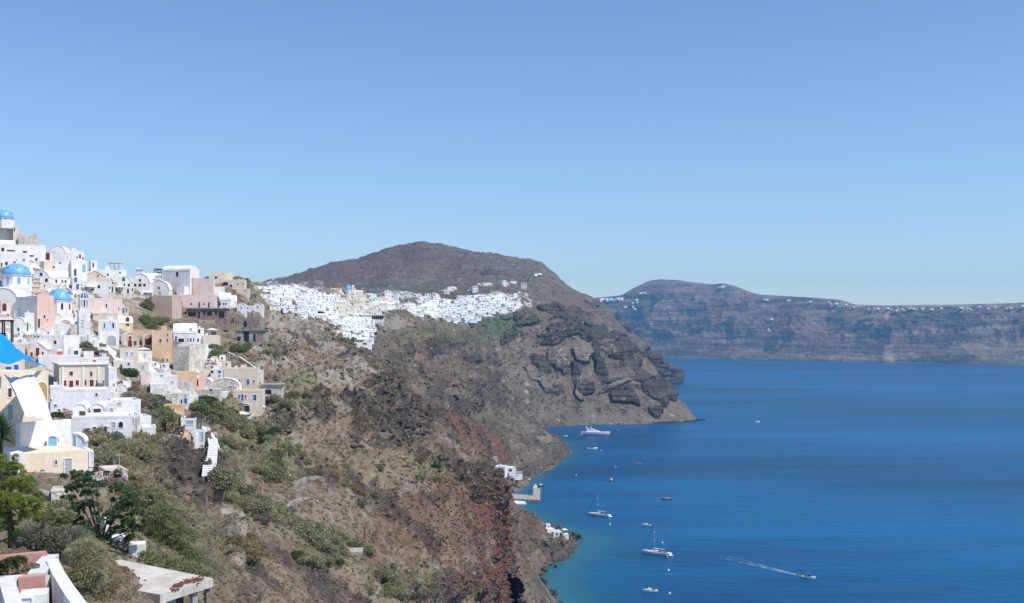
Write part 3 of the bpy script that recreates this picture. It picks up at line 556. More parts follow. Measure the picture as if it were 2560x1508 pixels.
    for tok in ops.split():
        side = 'F'
        if tok[0] in 'LR': side = tok[0]; tok = tok[1:]
        k = tok[0]; v = tok[1:].split(','); cx, cy, w_, h_ = map(float, v[:4]); oc = v[4]
        if side == 'F': nn, PP, face = n, P0, ((0, fo), (1, 0), (0, -1))
        elif side == 'L': nn, PP, face = (-ux[0], -ux[1]), A, ((-hw, 0), (0, -1), (-1, 0))
        else: nn, PP, face = (ux[0], ux[1]), B, ((hw, 0), (0, 1), (1, 0))
        q0, t0 = P2(cx - w_ / 2, nn, PP, cy); q1, t1 = P2(cx + w_ / 2, nn, PP, cy); qc, tc = P2(cx, nn, PP, cy)
        wm = math.hypot(q1.x - q0.x, q1.y - q0.y); hm = h_ / F * tc; zc = qc.z - z0
        loc = Vector((qc.x - mid.x, qc.y - mid.y)); lx = loc.x * ux[0] + loc.y * ux[1]; ly = -loc.x * ux[1] + loc.y * ux[0]
        if side == 'F': u = lx
        elif side == 'L': u = -ly
        else: u = ly
        opening(k, u, zc - hm / 2, wm, hm, oc, root, face, frd)
    return root
def dome(label, xc, yspring, ytop, rpx, D=None, col='d', drum=None, ops='', ribs=0, cross=True, name='church_dome', cat='dome', n=8, group='blue church domes', base=3.0, drumcol='w'):
    """a dome on an eight-sided drum; drum = pixel row of the drum's foot"""
    yb = drum or yspring
    D0 = D or depth(xc, yb)
    c = W(xc, yb, D0); rr = rpx / F * D0; hs = (yb - yspring) / F * D0; hd = (yspring - ytop) / F * D0
    root = empty(name, c, R(12)); tag(root, label, cat, group)
    m = NT('dome_paint' + str(len(_M))); nn = m.noise(1.2, 4); _M[('dome', xc)] = 1
    M_ = m.out(m.mix(m.ramp(nn, .3, .7), tuple(x * .88 for x in PAL[col]), tuple(min(1, x * 1.1) for x in PAL[col])), 0.45); m.b.inputs['Specular IOR Level'].default_value = .45
    if drum:
        d = MB(); d.lathe([(rr * 1.05, -base), (rr * 1.05, hs - .25)], n=n); d.build('drum', drumcol, root)
        MB().lathe([(rr * 1.12, hs - .25), (rr * 1.14, hs - .02)], n=n).build('cornice', drumcol, root)
        for k in range(n):
            an = math.pi * 2 * (k + .5) / n; ap = rr * 1.05 * math.cos(math.pi / n)
            # only windows that face the open side
            f = ((ap * math.cos(an), ap * math.sin(an)), (-math.sin(an), math.cos(an)), (math.cos(an), math.sin(an)))
            opening('a', 0, hs * .28, rr * .2, hs * .52, ops or 's', root, f, .1)
    prof = [(rr * math.cos(t), hs + hd * math.sin(t)) for t in [math.pi / 2 * k / 9 for k in range(9)]] + [(rr * .02, hs + hd)]
    db = MB().lathe(prof, n=28); do = db.build('dome', M_, root, True)
    MB().lathe([(rr * .07, hs + hd - .1), (rr * .05, hs + hd + .35), (.03, hs + hd + .45)], n=8).build('finial', 'w', root)
    if cross:
        q = MB(); h = hs + hd + .4; q.box(-.05, .05, -.04, .04, h, h + 1.0).box(-.3, .3, -.035, .035, h + .6, h + .7); q.build('cross', 'm', root)
    if ribs:
        for k in range(ribs):
            an = 2 * math.pi * k / ribs; q = MB()
            pts = [((rr + .06) * math.cos(t), hs + (hd + .06) * math.sin(t)) for t in [math.pi / 2 * j / 7 for j in range(8)]]
            for p_, p2 in zip(pts[:-1], pts[1:]): q.tube((p_[0] * math.cos(an), p_[0] * math.sin(an), p_[1]), (p2[0] * math.cos(an), p2[0] * math.sin(an), p2[1]), .09, n=5)
            q.build('rib', 'w', root)
    else:
        for k in range(8):
            an = 2 * math.pi * k / 8 + .3; t = math.radians(38); q = MB()
            p_ = Vector((rr * math.cos(t) * math.cos(an), rr * math.cos(t) * math.sin(an), hs + hd * math.sin(t)))
            q.tube(p_, p_ + Vector((math.cos(an), math.sin(an), .5)) * .25, .13, .10); q.build('vent_hole', 'n', root)
    return root
def umbrella(label, xc, yt, wpx, col='w', D=None, hh=2.5, yb=None, folded=False):
    yb = yb or yt + 14
    D0 = (D or depth(xc, yb)) - 1.0
    P = W(xc, yt, D0); w_ = wpx / F * D0 / 2
    root = empty('parasol', (P.x, P.y, P.z - hh), R(20)); tag(root, label, 'parasol', 'terrace parasols')
    if folded: MB().lathe([(.05, .9), (.22, 1.1), (.12, hh - .2), (.02, hh)], n=8).build('folded_canopy', col, root)
    else:
        b = MB(); b.add([(-w_, -w_, hh - .55), (w_, -w_, hh - .55), (w_, w_, hh - .55), (-w_, w_, hh - .55), (0, 0, hh), (-w_, -w_, hh - .75), (w_, -w_, hh - .75), (w_, w_, hh - .75), (-w_, w_, hh - .75), (0, 0, hh - .08)],
              [(0, 1, 4), (1, 2, 4), (2, 3, 4), (3, 0, 4), (0, 5, 6, 1), (1, 6, 7, 2), (2, 7, 8, 3), (3, 8, 5, 0), (5, 9, 6), (6, 9, 7), (7, 9, 8), (8, 9, 5)])
        b.build('canopy', 'W' if col == 'w' else col, root)
    MB().tube((0, 0, -.5), (0, 0, hh), .04).build('pole', 'm', root)
    return root
def wallline(label, pts, h=1.0, th=.35, col='w', name='garden_wall', cat='wall', D=None, group='low walls and parapets', dz=0, coping=None):
    """free-standing wall; pts = (px, py of its top[, D])"""
    Q = []
    for p in pts:
        d = p[2] if len(p) > 2 else (D or depth(p[0], p[1] + 4))
        Q.append(W(p[0], p[1], d))
    root = empty(name, Q[0] - Vector((0, 0, h))); b = MB(); o0 = root.location; cp = MB()
    for p, q in zip(Q[:-1], Q[1:]):
        d = (q - p); d.z = 0
        if d.length < .01: continue
        nrm = Vector((-d.y, d.x, 0)).normalized() * th / 2
        V = []
        for s_ in (p, q):
            for sg in (-1, 1):
                V += [s_ + nrm * sg - o0, s_ + nrm * sg - o0 - Vector((0, 0, h))]
        b.add(V, [(0, 2, 6, 4), (1, 5, 7, 3), (0, 4, 5, 1), (2, 3, 7, 6), (0, 1, 3, 2), (4, 6, 7, 5)])
        V = []
        for s_ in (p, q):
            for sg in (-1.15, 1.15): V += [s_ + nrm * sg - o0 + Vector((0, 0, .08)), s_ + nrm * sg - o0 + Vector((0, 0, -.06))]
        cp.add(V, [(0, 2, 6, 4), (1, 5, 7, 3), (0, 4, 5, 1), (2, 3, 7, 6), (0, 1, 3, 2), (4, 6, 7, 5)])
    b.build('wall_body', col, root)
    if coping: cp.build('coping', coping, root)
    tag(root, label, cat, group); return root
# ---------------------------------------------------------------- the hillside village, one building per row
# label, x0, x1, top, foot, depth, turn, colour, roof, openings
VIL = [
 ('white church tower body under the topmost blue dome, with a railed loggia', -24, 33, 545, 602, 7, 42, 'w', 'flat', 'w7,560,6,9,k w18,569,18,5,n w20,558,20,13,e'),  # wide beige panel paints in the shade of the loggia recess
 ('long white vault-roofed annex directly below the topmost blue dome', -34, 38, 598, 624, 6, 30, 'w', 'vaultx', 'w3,615,5,4,n'),
 ('narrow cream tower beside the topmost domed church', 33, 46, 566, 612, 4, 32, 'c', 'flat', 'w36,575,3,9,n'),
 ('roofless tan ruin on the ridge right of the topmost church', 46, 92, 590, 614, 5, 22, 'e', 'ruin', 'w60,600,5,6,t'),
 ('long white terrace house with dark red awning right under the top church', -24, 70, 611, 640, 6, 26, 'w', 'flat', 'w7,624,7,9,k w27,627,20,4,n w62,630,10,5,r'),
 ('plain white ridge house left of the big red door', 70, 114, 613, 655, 6, 28, 'w', 'flat', 'w79,640,12,4,n w91,649,5,7,k'),
 ('wide white house with three little dark windows above the large blue dome', -24, 74, 634, 668, 5, 26, 'w', 'flat', 'w4,663,4,12,k w16,659,7,8,n w37,656,7,4,n w60,650,4,6,k'),
 ('big barrel vault with plain grey front on the skyline behind the red door', 124, 163, 613, 648, 6, 8, 'w', 'vault', ''),
 ('white vaulted house with the big dark red door near the ridge', 104, 137, 627, 656, 6, 20, 'w', 'vault', 'd118,641,13,18,r'),
 ('white skyline house with tall brown door and rounded corner', 163, 210, 628, 656, 7, 30, 'w', 'flat', 'a169,647,7,9,r w193,645,4,6,k d200,644,5,15,n w207,646,3,6,k'),
 ('cream lean-to wall between the red door and the arched tower house', 110, 138, 654, 676, 3, 48, 'c', 'flat', 'w134,668,5,5,n'),
 ('white terrace block in front of the skyline barrel vault', 138, 178, 652, 684, 5, 26, 'w', 'flat', 'w150,657,5,5,n w163,672,5,4,e'),
 ('tall white house with pale blue arched window and brown arched door', 178, 218, 652, 696, 6, 34, 'w', 'flat', 'a210,671,8,20,s a188,681,6,18,n'),
 ('slim white stair house with two bright blue doors under the arched tower', 181, 202, 694, 728, 4, 30, 'w', 'none', 'd189,700,7,12,b d194,717,7,14,b'),
 ('white arch-fronted house with sky blue door above the pink church', 83, 122, 675, 708, 6, 6, 'w', 'vault', 'w103,686,7,8,k d97,701,6,12,s w116,701,7,9,k'),
 ('low white double vault with three square windows in a row', 124, 170, 677, 710, 5, 24, 'w', 'vaultx', 'w140,703,6,8,k w156,704,4,7,k w164,704,4,7,k'),
 ('small white block with open doorway left of the ridge pavilion', 227, 243, 652, 674, 4, 30, 'w', 'flat', 'd233,663,4,11,k'),
 ('long white house stepping down beneath the ridge pavilion', 243, 316, 674, 700, 6, 22, 'w', 'flat', 'w270,687,5,5,k w300,682,5,4,n'),
 ('cream gable-roofed barn in the middle of the upper village', 212, 262, 676, 702, 6, 18, 'c', 'gable', 'w245,690,4,5,n'),
 ('long low white house with one dark window behind the small bell tower', 204, 268, 703, 732, 5, 16, 'w', 'flat', 'w247,717,6,8,k w215,718,5,7,n w232,724,8,4,n'),
 ('white gabled house with narrow dark door near the ridge pavilion', 268, 288, 694, 733, 5, 20, 'w', 'gable', 'd281,723,4,14,k w274,720,3,6,k w281,708,3,5,n'),
 ('white vault-fronted house with small dark red door right of the gabled one', 294, 328, 690, 733, 6, 14, 'w', 'vault', 'w309,699,7,9,n w311,712,4,7,k w322,713,5,7,k d320,728,5,12,r w331,725,3,7,k'),
 ('large barrel-vaulted hall with four dark windows and a bell frame on top', 326, 374, 684, 728, 5, 4, 'w', 'vault', 'w350,701,6,7,n w338,713,6,7,k w350,713,8,8,G w361,713,6,7,k'),
 ('grey-fronted barrel vault with a single small window beside the tan wall', 371, 422, 700, 741, 5, 4, 'w', 'vault', 'w397,720,4,7,k w399,733,7,12,e'),
 ('cream ridge house between the two bell frames', 358, 402, 682, 712, 6, 18, 'c', 'vaultx', ''),
 ('largest white house of the skyline, with barrel roof and shaded blue-white wall', 407, 475, 663, 728, 6, -16, 'w', 'vaultx', 'w443,686,6,11,k w457,689,7,7,S R483,690,5,9,G', None, 'house', 'house', None, 3.5, None, None, 1.9),
 ('windowless brown block in front of the largest skyline house', 446, 483, 695, 741, 7, -14, 't', 'flat', 'd467,728,8,14,D'),
 ('little white cube with blue side set against the brown block', 442, 461, 716, 740, 4, -10, 'w', 'flat', 'w452,728,14,9,l'),
 ('pinkish house with tall white open arch beside the brown block', 483, 533, 697, 742, 7, 10, 'p', 'flat', 'w493,728,5,10,r a512,722,14,28,S w525,735,9,6,w'),
 ('long pinkish lower storey with arched window and five doors over the stone arcade', 430, 536, 737, 774, 8, 8, 'p', 'flat', 'a436,755,8,18,n w452,760,7,10,k w478,760,4,6,n d498,763,4,15,n w510,760,3,8,n d522,763,4,14,n'),
 ('tan blank wall house above the green gully', 379, 430, 739, 782, 7, -8, 't', 'flat', ''),
 ('pinkish sloping ramp house below the tan blank wall', 416, 444, 752, 786, 5, 14, 'p', 'flat', ''),
 ('white house with black archway at the right edge of the upper village', 524, 562, 717, 748, 6, 16, 'w', 'flat', 'a540,745,10,12,k w556,725,12,6,l'),
 ('white barrel-roofed house with two blue-grey windows on the right of the upper village', 549, 577, 731, 770, 6, 14, 'w', 'vaultx', 'w559,760,4,6,k w565,760,3,6,k w540,762,5,6,k w549,760,7,9,D'),
 ('white sloped house stepping down behind the barrel-roofed one', 572, 592, 738, 770, 5, 20, 'w', 'vaultx', 'w582,746,7,5,S'),
 ('left vault of the blue-white three-part house under the scrub hill', 592, 614, 757, 781, 5, 8, 'W', 'vault', 'w603,771,3,5,D w603,764,2,2,D'),
 ('low middle part of the blue-white house between its two vaults', 614, 634, 764, 780, 5, 8, 'W', 'flat', 'w619,771,3,4,k w628,772,6,4,S'),
 ('right vault of the blue-white three-part house under the scrub hill', 633, 658, 757, 779, 5, 8, 'W', 'vault', 'w644,768,4,4,k'),
 ('cream ruin on the skyline with broken wall tops', 522, 582, 684, 706, 8, 14, 'c', 'ruin', 'w540,694,7,6,n'),
 ('cream stone ruin with dark hollow at the end of the ridge', 558, 612, 701, 722, 7, 8, 'c', 'ruin', 'w564,710,12,9,k w594,711,3,4,k w608,710,3,4,k w578,715,5,7,k'),
 ('long low cream boundary house right below the ridge ruin', 584, 623, 722, 735, 5, 8, 'c', 'flat', 'w612,727,3,3,n'),
 ('brown stone arcade house with flat slab roof and six dark openings', 466, 566, 772, 801, 8, 6, 'B', 'slab', 'w480,786,20,11,k a497,787,6,16,k w511,783,6,10,k w524,784,13,11,k w540,783,5,9,k w554,787,13,16,k'),
 ('ruined stone house with arched niche above the concrete shell', 585, 651, 796, 828, 7, 4, 'g', 'ruin', 'a613,810,8,16,k w632,810,26,20,B'),
 ('empty concrete shell with tall dark openings beside the grey rock face', 590, 666, 826, 858, 7, 6, 'C', 'slab', 'w597,847,9,11,k w616,842,13,26,k w636,845,6,20,k w650,843,16,26,B'),
 ('white vaulted house with awning and row of blue shutters below the arcade', 433, 490, 808, 858, 6, 12, 'w', 'vaultx', 'w477,827,5,14,s d440,848,5,14,b w453,851,14,9,k w469,850,6,9,s w477,850,4,9,n w484,850,3,9,n w461,836,18,4,S'),
 ('narrow white wing with black window right of the awning house', 489, 510, 820, 860, 6, 18, 'w', 'flat', 'w498,828,6,10,k w495,851,5,7,k'),
 ('bare cream terrace block carrying the parasol and planter', 508, 551, 838, 864, 7, 26, 'c', 'flat', ''),
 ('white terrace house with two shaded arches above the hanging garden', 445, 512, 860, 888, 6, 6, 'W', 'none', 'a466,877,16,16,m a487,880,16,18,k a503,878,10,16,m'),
 ('tall plain grey-lilac wall house with sloping top in the lower middle', 433, 473, 866, 934, 7, -18, 'e', 'flat', ''),
 ('small white cube with teal door right of the tall grey-lilac wall', 472, 494, 890, 926, 5, 14, 'w', 'flat', 'd476,914,5,15,G w483,911,3,9,n'),
 ('tan-fronted vaulted house with dark red door and transom', 304, 348, 831, 870, 6, 26, 't', 'vault', 'd325,859,10,17,r w325,845,7,9,r w338,858,8,12,n'),
 ('ochre vaulted house with dark glazed arch beside folded parasol', 356, 388, 836, 868, 6, 24, 'o', 'vault', 'w372,853,20,18,n w368,843,5,4,r'),
 ('tallest orange block with four small brown windows', 380, 431, 826, 896, 8, 18, 'o', 'flat', 'w419,837,5,6,n w419,851,4,8,n w401,852,6,9,n'),
 ('low orange terrace wall house behind the two vaulted fronts', 318, 385, 824, 836, 5, 16, 'o', 'flat', ''),
 ('yellow house with deep arch at the foot of the green gully', 297, 332, 790, 826, 6, 30, 'y', 'vaultx', 'a319,804,9,22,n'),
 ('long pink house with four little purple windows', 222, 306, 746, 800, 7, 28, 'p', 'flat', 'w266,764,4,8,k w275,774,4,7,v w284,773,4,7,v w297,772,3,6,n'),
 ('yellow balcony house with blue shutters next to the long pink one', 303, 322, 767, 794, 5, 26, 'y', 'flat', 'w308,776,5,14,b w316,775,4,10,b'),
 ('cream lower storey beneath the long pink house', 232, 294, 782, 806, 5, 24, 'c', 'flat', 'w240,785,14,4,n'),
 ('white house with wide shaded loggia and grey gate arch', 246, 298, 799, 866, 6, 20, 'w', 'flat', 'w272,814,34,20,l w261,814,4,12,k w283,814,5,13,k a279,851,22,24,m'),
 ('white stepped house left of the loggia house', 226, 248, 838, 868, 5, 26, 'w', 'vault', 'a234,854,6,8,e'),
 ('grey-white block under the second dome with rough stone side', 176, 200, 810, 858, 5, 12, 'e', 'flat', ''),
 ('white block under the second dome joined to the rough stone one', 128, 176, 810, 842, 7, 12, 'w', 'flat', ''),
 ('white chapel base directly under the second blue dome', 130, 182, 783, 812, 7, 30, 'w', 'flat', ''),
 ('white half vault with cream shaded front below the second dome', 150, 178, 799, 822, 5, 8, 'w', 'vault', 'a164,813,20,15,c'),
 ('white half vault leaning on the right of the pink church', 131, 152, 783, 820, 6, 24, 'w', 'vault', ''),
 ('wide white body under the large blue dome, with corner buttress', -14, 76, 718, 752, 8, 30, 'w', 'flat', ''),
 ('huge white barrel end at the left edge below the large dome', -26, 44, 719, 782, 9, 4, 'w', 'vault', ''),
 ('white cube house with slim green door left of the pink church', 62, 86, 782, 833, 6, 30, 'w', 'flat', 'd69,817,4,21,G w76,815,3,9,m'),
 ('lilac-white low block joined to the nave of the pink church', 34, 64, 776, 800, 6, -8, 'w', 'flat', ''),
 ('white vaulted hut with dark green half door beside the stone wall', 28, 62, 792, 833, 6, 10, 'w', 'vault', 'd46,826,6,13,G'),
 ('small white house with brick-red arched door at the left edge', 2, 26, 749, 786, 5, 24, 'p', 'flat', 'a11,768,11,20,r w17,787,5,7,G'),
 ('little white vault with sky blue hatch in front of the pink church', 93, 116, 818, 838, 5, 24, 'w', 'vault', 'w104,828,9,9,l'),
 ('grey-lilac square house with one dark red window', 100, 160, 838, 886, 7, -6, 'w', 'flat', 'w138,856,8,9,r'),
 ('tiny pink gabled chapel with brown door and two windows', 68, 118, 853, 893, 7, 16, 'p', 'gable', 'd94,880,9,21,r w79,886,6,10,r w107,884,5,9,n w93,860,5,6,w'),
 ('white house with dark green arched door right of the lilac square house', 160, 182, 866, 894, 5, 16, 'w', 'flat', 'a168,879,12,17,G'),
 ('white box room with wide green window beside the green arched door', 181, 197, 872, 890, 4, 12, 'w', 'flat', 'w189,882,13,10,G'),
 ('long white parapet terrace above the red-door house', 96, 200, 888, 930, 6, 22, 'w', 'flat', ''),
 ('white roof room with small red shutter above the red-door house', 200, 272, 894, 926, 6, 20, 'w', 'flat', 'w236,905,7,10,R w199,906,6,6,n'),
 ('cream two-storey house with white pilasters and six dark red doors and windows', 148, 272, 912, 978, 9, 30, 'c', 'none', 'w178,934,9,11,n w228,935,6,13,n w162,958,8,14,r d178,962,10,21,r w193,957,8,13,r w213,957,6,13,r d229,958,10,17,r w243,957,6,14,r w259,954,4,6,k'),
 ('narrow white house with two slits right of the red-door house', 272, 292, 918, 976, 5, 30, 'w', 'flat', 'w280,940,5,12,l w285,962,3,6,k'),
 ('tall white basement storey under the six red doors', 158, 284, 972, 1024, 8, 26, 'W', 'flat', 'w241,987,5,7,k d279,993,6,23,l'),
 ('white stair block climbing left of the red-door house', 126, 158, 966, 1036, 6, 24, 'W', 'flat', 'w127,1000,4,6,k w139,1014,6,5,k w148,1026,6,5,k'),
 ('left white vault room with cream parasol in front', 182, 216, 1008, 1052, 6, 16, 'W', 'vault', 'w206,1037,16,18,n'),
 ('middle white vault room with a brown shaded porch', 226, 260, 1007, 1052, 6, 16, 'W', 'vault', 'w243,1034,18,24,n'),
 ('white corner room with one small window near the plunge pool', 262, 292, 1006, 1046, 6, 20, 'W', 'flat', 'w279,1026,6,9,m'),
 ('white pool terrace block jutting to the right', 284, 352, 1000, 1048, 9, 26, 'W', 'flat', 'w295,1008,16,14,m w334,1034,3,6,n'),
 ('white gabled hut beside the pool stairs', 292, 318, 960, 990, 5, 22, 'W', 'vault', 'w300,972,5,10,S'),
 ('small white store on the slope edge above the pool', 308, 328, 952, 984, 5, 24, 'W', 'flat', 'w314,973,3,8,k'),
 ('long white lower row with eight openings along the scrub', 180, 330, 1040, 1082, 8, 20, 'W', 'flat', 'w222,1073,6,5,n w236,1072,7,9,n w263,1073,9,13,n w284,1063,8,14,m a302,1062,11,15,k'),
 ('white end house of the lower row with three pale doors', 326, 352, 1036, 1078, 7, 26, 'W', 'flat', 'd332,1052,4,16,m d340,1060,6,26,m d347,1050,3,18,m'),
 ('blunt white corner block at the very end of the lower row', 356, 390, 1068, 1094, 7, 20, 'W', 'flat', ''),
 ('white stepped stair block above the blunt corner', 352, 378, 1040, 1074, 6, 30, 'W', 'flat', ''),
 # lower middle
 ('cream house with two blue windows below the tan vaulted fronts', 300, 346, 870, 910, 6, 22, 'c', 'flat', 'w317,885,7,9,s w330,885,6,9,s'),
 ('white canopied room right of the two blue windows', 346, 380, 878, 912, 5, 20, 'w', 'flat', 'w361,888,5,8,m w374,897,4,4,v'),
 ('small cream house with one teal window on the diagonal stair', 333, 372, 906, 936, 5, 24, 'c', 'flat', 'w357,919,8,11,s'),
 ('small white cube left of the teal window house', 306, 333, 902, 930, 5, 18, 'w', 'flat', 'w322,910,5,6,n'),
 ('pinkish garden block below the teal window house', 352, 378, 936, 960, 5, 24, 'p', 'flat', ''),
 ('white block with cobalt blue slit at the stair bend', 376, 410, 933, 970, 6, 28, 'w', 'flat', 'w404,938,6,8,b'),
 ('white two-step house left of the peach house', 408, 444, 940, 978, 5, 20, 'w', 'flat', 'w431,956,6,5,m'),
 ('peach house with wavy roof and pale arched door', 440, 492, 930, 978, 7, 18, 'o', 'flat', 'w451,961,6,12,m w464,961,8,12,m a478,966,8,20,l'),
 ('peach recessed porch wing beside the pale arched door', 489, 514, 944, 976, 5, 22, 'P', 'flat', 'w494,955,5,22,r'),
 ('lilac vault-fronted hut with small violet window', 506, 527, 946, 975, 6, 10, 'v', 'vault', 'w518,955,3,6,b'),
 ('white niche block with two black round holes above the lilac hut', 527, 562, 923, 946, 5, 10, 'w', 'flat', 'a530,929,7,8,k w549,930,7,8,D w549,940,5,4,D'),
 ('long beige house with five blue-shuttered openings and outer stair', 560, 643, 921, 964, 8, 8, 'c', 'flat', 'w574,952,6,8,b w580,953,4,10,n w589,954,4,9,n w599,954,5,9,b d620,955,7,14,b w635,953,4,6,n'),
 ('white-treaded outer stair block right of the long beige house', 643, 655, 926, 962, 5, 8, 'S', 'none', 'w648,930,7,2,m w648,935,8,2,m w648,940,8,2,m w648,945,9,2,m w648,950,9,2,m w648,955,9,2,m'),
 ('beige arched wall house with curved coping in front of the long beige one', 528, 598, 945, 978, 4, 8, 'e', 'vault', 'w572,968,3,5,n w577,968,3,5,n'),
 ('rough stone retaining block under the curved coping', 490, 548, 974, 1004, 4, 6, 'e', 'none', 'w527,976,8,6,n'),
 ('beige two-storey house with scalloped roof, blue shutters and big arch', 583, 656, 976, 1028, 8, 8, 'c', 'flat', 'w598,992,4,10,D d606,994,6,16,D w614,992,4,9,n w637,994,8,14,D a615,1021,21,22,n w597,1023,4,6,k w617,1022,14,16,G'),
 ('small cream barrel vault on top of the scalloped roof house', 585, 604, 964, 984, 5, 20, 'c', 'vaultx', ''),
 ('orange strip house behind the scalloped roof', 606, 654, 964, 978, 5, 8, 'o', 'flat', ''),
 ('open concrete frame at the right end of the lower village', 655, 706, 963, 1002, 6, 8, 'e', 'slab', 'w670,980,18,12,k w670,996,20,10,k'),
 ('white chapel-like house with brown door between the shrubs and the peach ramp', 444, 470, 982, 1018, 6, 10, 'w', 'flat', 'd464,1003,7,14,D a454,1004,4,11,n w464,990,3,4,n'),
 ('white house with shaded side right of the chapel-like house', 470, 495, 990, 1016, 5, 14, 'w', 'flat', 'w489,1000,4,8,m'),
 ('grey-brown walled court left of the chapel-like house', 414, 444, 984, 1012, 4, 8, 'e', 'none', ''),
 ('white terrace roof pavilion above the chapel-like house', 376, 418, 960, 990, 5, 20, 'w', 'flat', 'w398,975,22,6,e'),
 ('peach terrace ramp with scalloped top under the walled court', 410, 456, 1012, 1042, 4, 10, 'o', 'flat', 'w420,1030,5,4,n w434,1024,5,5,n'),
 ('narrow peach buttress house above the white stair', 416, 446, 1040, 1068, 4, 16, 'o', 'none', ''),
 ('white stair-top house with grey side panel', 452, 490, 1046, 1076, 6, 14, 'W', 'flat', 'w474,1056,18,9,m'),
 ('lower white stair house with bluish doorway', 458, 510, 1074, 1102, 6, 12, 'W', 'flat', 'd505,1090,6,18,s'),
 ('little white cube at the head of the long stair', 508, 526, 1074, 1094, 4, 20, 'W', 'flat', ''),
]
for v in VIL: bld(*v)
dome('topmost light blue dome at the left edge, against the sky', 10, 546, 524, 23, col='d', D=depth(10, 600), drum=552)
dome('large blue dome on the white drum with arched windows, left of the pink church', 41, 688, 659, 34, drum=720, ops='d')
dome('second large blue dome, right of the pink bell gable', 149, 752, 721, 28, drum=783, ops='k')
# pink church: white nave, pink front
pc = bld('pink-fronted church with plain lilac-white nave wall', 92, 133, 741, 833, 11, 50, 'w', 'flat', 'w110,792,5,8,k d96,812,6,30,n w118,800,4,4,r', fcol='P', base=4)
bld('rounded white apse standing behind the pink church front', 56, 98, 738, 800, 8, 20, 'w', 'vault', '')
def tiers(label, xc, rows, cols, name='bell_gable', cat='bell gable', D=None, yb=None):
    D0 = D or depth(xc, yb or rows[0][0]); c = W(xc, rows[0][0], D0); root = empty(name, c, R(25)); tag(root, label, cat)
    z0 = 0
    for k, ((ya, wa), (yb_, wb)) in enumerate(zip(rows[:-1], rows[1:])):
        h = (ya - yb_) / F * D0; w_ = wa / F * D0 / 2; b = MB()
        z1 = z0 + h; pw = w_ * .3
        for sx in (-1, 0, 1):
            if sx == 0 and k % 2 == 0: continue
            b.box(sx * (w_ - pw) - pw, sx * (w_ - pw) + pw, -.45, .45, z0, z1 - h * .28)
        b.box(-w_, w_, -.3, .3, z0, z0 + h * .12)
        b.build('pier', cols[0], root)
        MB().box(-w_ - .18, w_ + .18, -.6, .6, z1 - h * .28, z1 - .01).build('cornice', cols[1], root)
        MB().lathe([(w_ * .28, z0 + h * .3), (w_ * .2, z0 + h * .5), (.05, z0 + h * .62)], n=8).build('bell', 'n', root)
        z0 = z1
    w_ = rows[-1][1] / F * D0 / 2
    MB().lathe([(w_, z0), (w_ * .9, z0 + w_ * .7), (w_ * .4, z0 + w_ * 1.3), (.03, z0 + w_ * 1.7)], n=10).build('cap', cols[1], root)
    return root
tiers('stepped pink and cream bell gable crowning the pink church', 90, [(741, 21), (727, 18), (715, 14), (703, 10), (695, 7)], 'Pc', D=depth(112, 833) - 1)
bld('small pink triangular gable on top of the pink church front', 101, 120, 722, 743, 2, 40, 'P', 'gable', '', D=depth(112, 833) + 1, base=.3)
# slender bell tower with ribbed blue cupola
bt = bld('slender white bell tower with blind arches and slit windows', 197, 226, 776, 862, 6, 26, 'w', 'flat', 'a206,810,14,46,S a221,812,7,22,S w206,802,5,3,m w206,809,5,3,m w206,817,5,3,m a204,850,5,17,m a211,850,5,17,e a219,845,4,15,m', name='bell_tower', cat='bell tower', group='bell towers', fr=.1)
bld('upper belfry of the slender bell tower, open on narrow slits', 200, 222, 745, 777, 5, 26, 'w', 'flat', 'a204,757,4,20,m a211,757,4,20,k a218,757,4,20,m', D=depth(211, 862) + .6, base=.3, name='belfry', cat='belfry', group='bell towers')
dome('small deep blue cupola with white ribs on the slender bell tower', 210, 745, 731, 10.5, col='D', D=depth(211, 862) + 3, ribs=8, cross=True)
def bellframe(label, x0, x1, yt, yb, D=None, n=3):
    D0 = D or depth((x0 + x1) / 2, yb); c = W((x0 + x1) / 2, yb, D0); hw = (x1 - x0) / F * D0 / 2; h = (yb - yt) / F * D0
    root = empty('bell_gable', c, R(5)); tag(root, label, 'bell gable', 'open bell gables')
    for k in range(n + 1): MB().box(-hw + 2 * hw * k / n - .13, -hw + 2 * hw * k / n + .13, -.25, .25, -.6, h * .68).build('post', 'S', root)
    MB().box(-hw - .2, hw + .2, -.35, .35, h * .68, h * .76).build('lintel', 'w', root)
    MB().prism([(-hw, h * .765), (hw, h * .765), (hw * .5, h * .88), (0, h), (-hw * .5, h * .88)], -.25, .25).build('pediment', 'w', root)
    for k in range(n): MB().lathe([(.2, h * .42), (.14, h * .55), (.03, h * .62)], (-hw + 2 * hw * (k + .5) / n, 0, 0), 8).build('bell', 'n', root)
bellframe('open white bell frame on the large barrel hall with four windows', 340, 357, 668, 686, D=depth(350, 728) + 1)
bellframe('open white bell frame on the grey-fronted vault next to the biggest skyline house', 390, 406, 684, 701, D=depth(397, 741) + 1)
bellframe('cream bell gable standing on the tiny pink chapel', 84, 100, 828, 856, D=depth(94, 893) + 1.5, n=2)
# pilasters and cornice of the red-door house
def attach(label_prefix, root, name, mat, boxes):
    b = MB()
    for q in boxes: b.box(*q)
    return b.build(name, mat, root)
for o in list(COL.objects):
    if o.get('label', '').startswith('cream two-storey house with white pilasters'):
        wl = [c for c in o.children if c.name.startswith('wall')][0]; xs = [v.co.x for v in wl.data.vertices]; zs = [v.co.z for v in wl.data.vertices]; hw = max(xs); H = max(zs)
        for f in (-.86, -.04, .58): MB().box(hw * f - .22, hw * f + .22, -.16, -.001, -1, H - .4).build('pilaster', 'w', o)
        MB().box(-hw - .3, hw + .3, -.35, 9.2, H, H + .35).build('cornice', 'w', o)
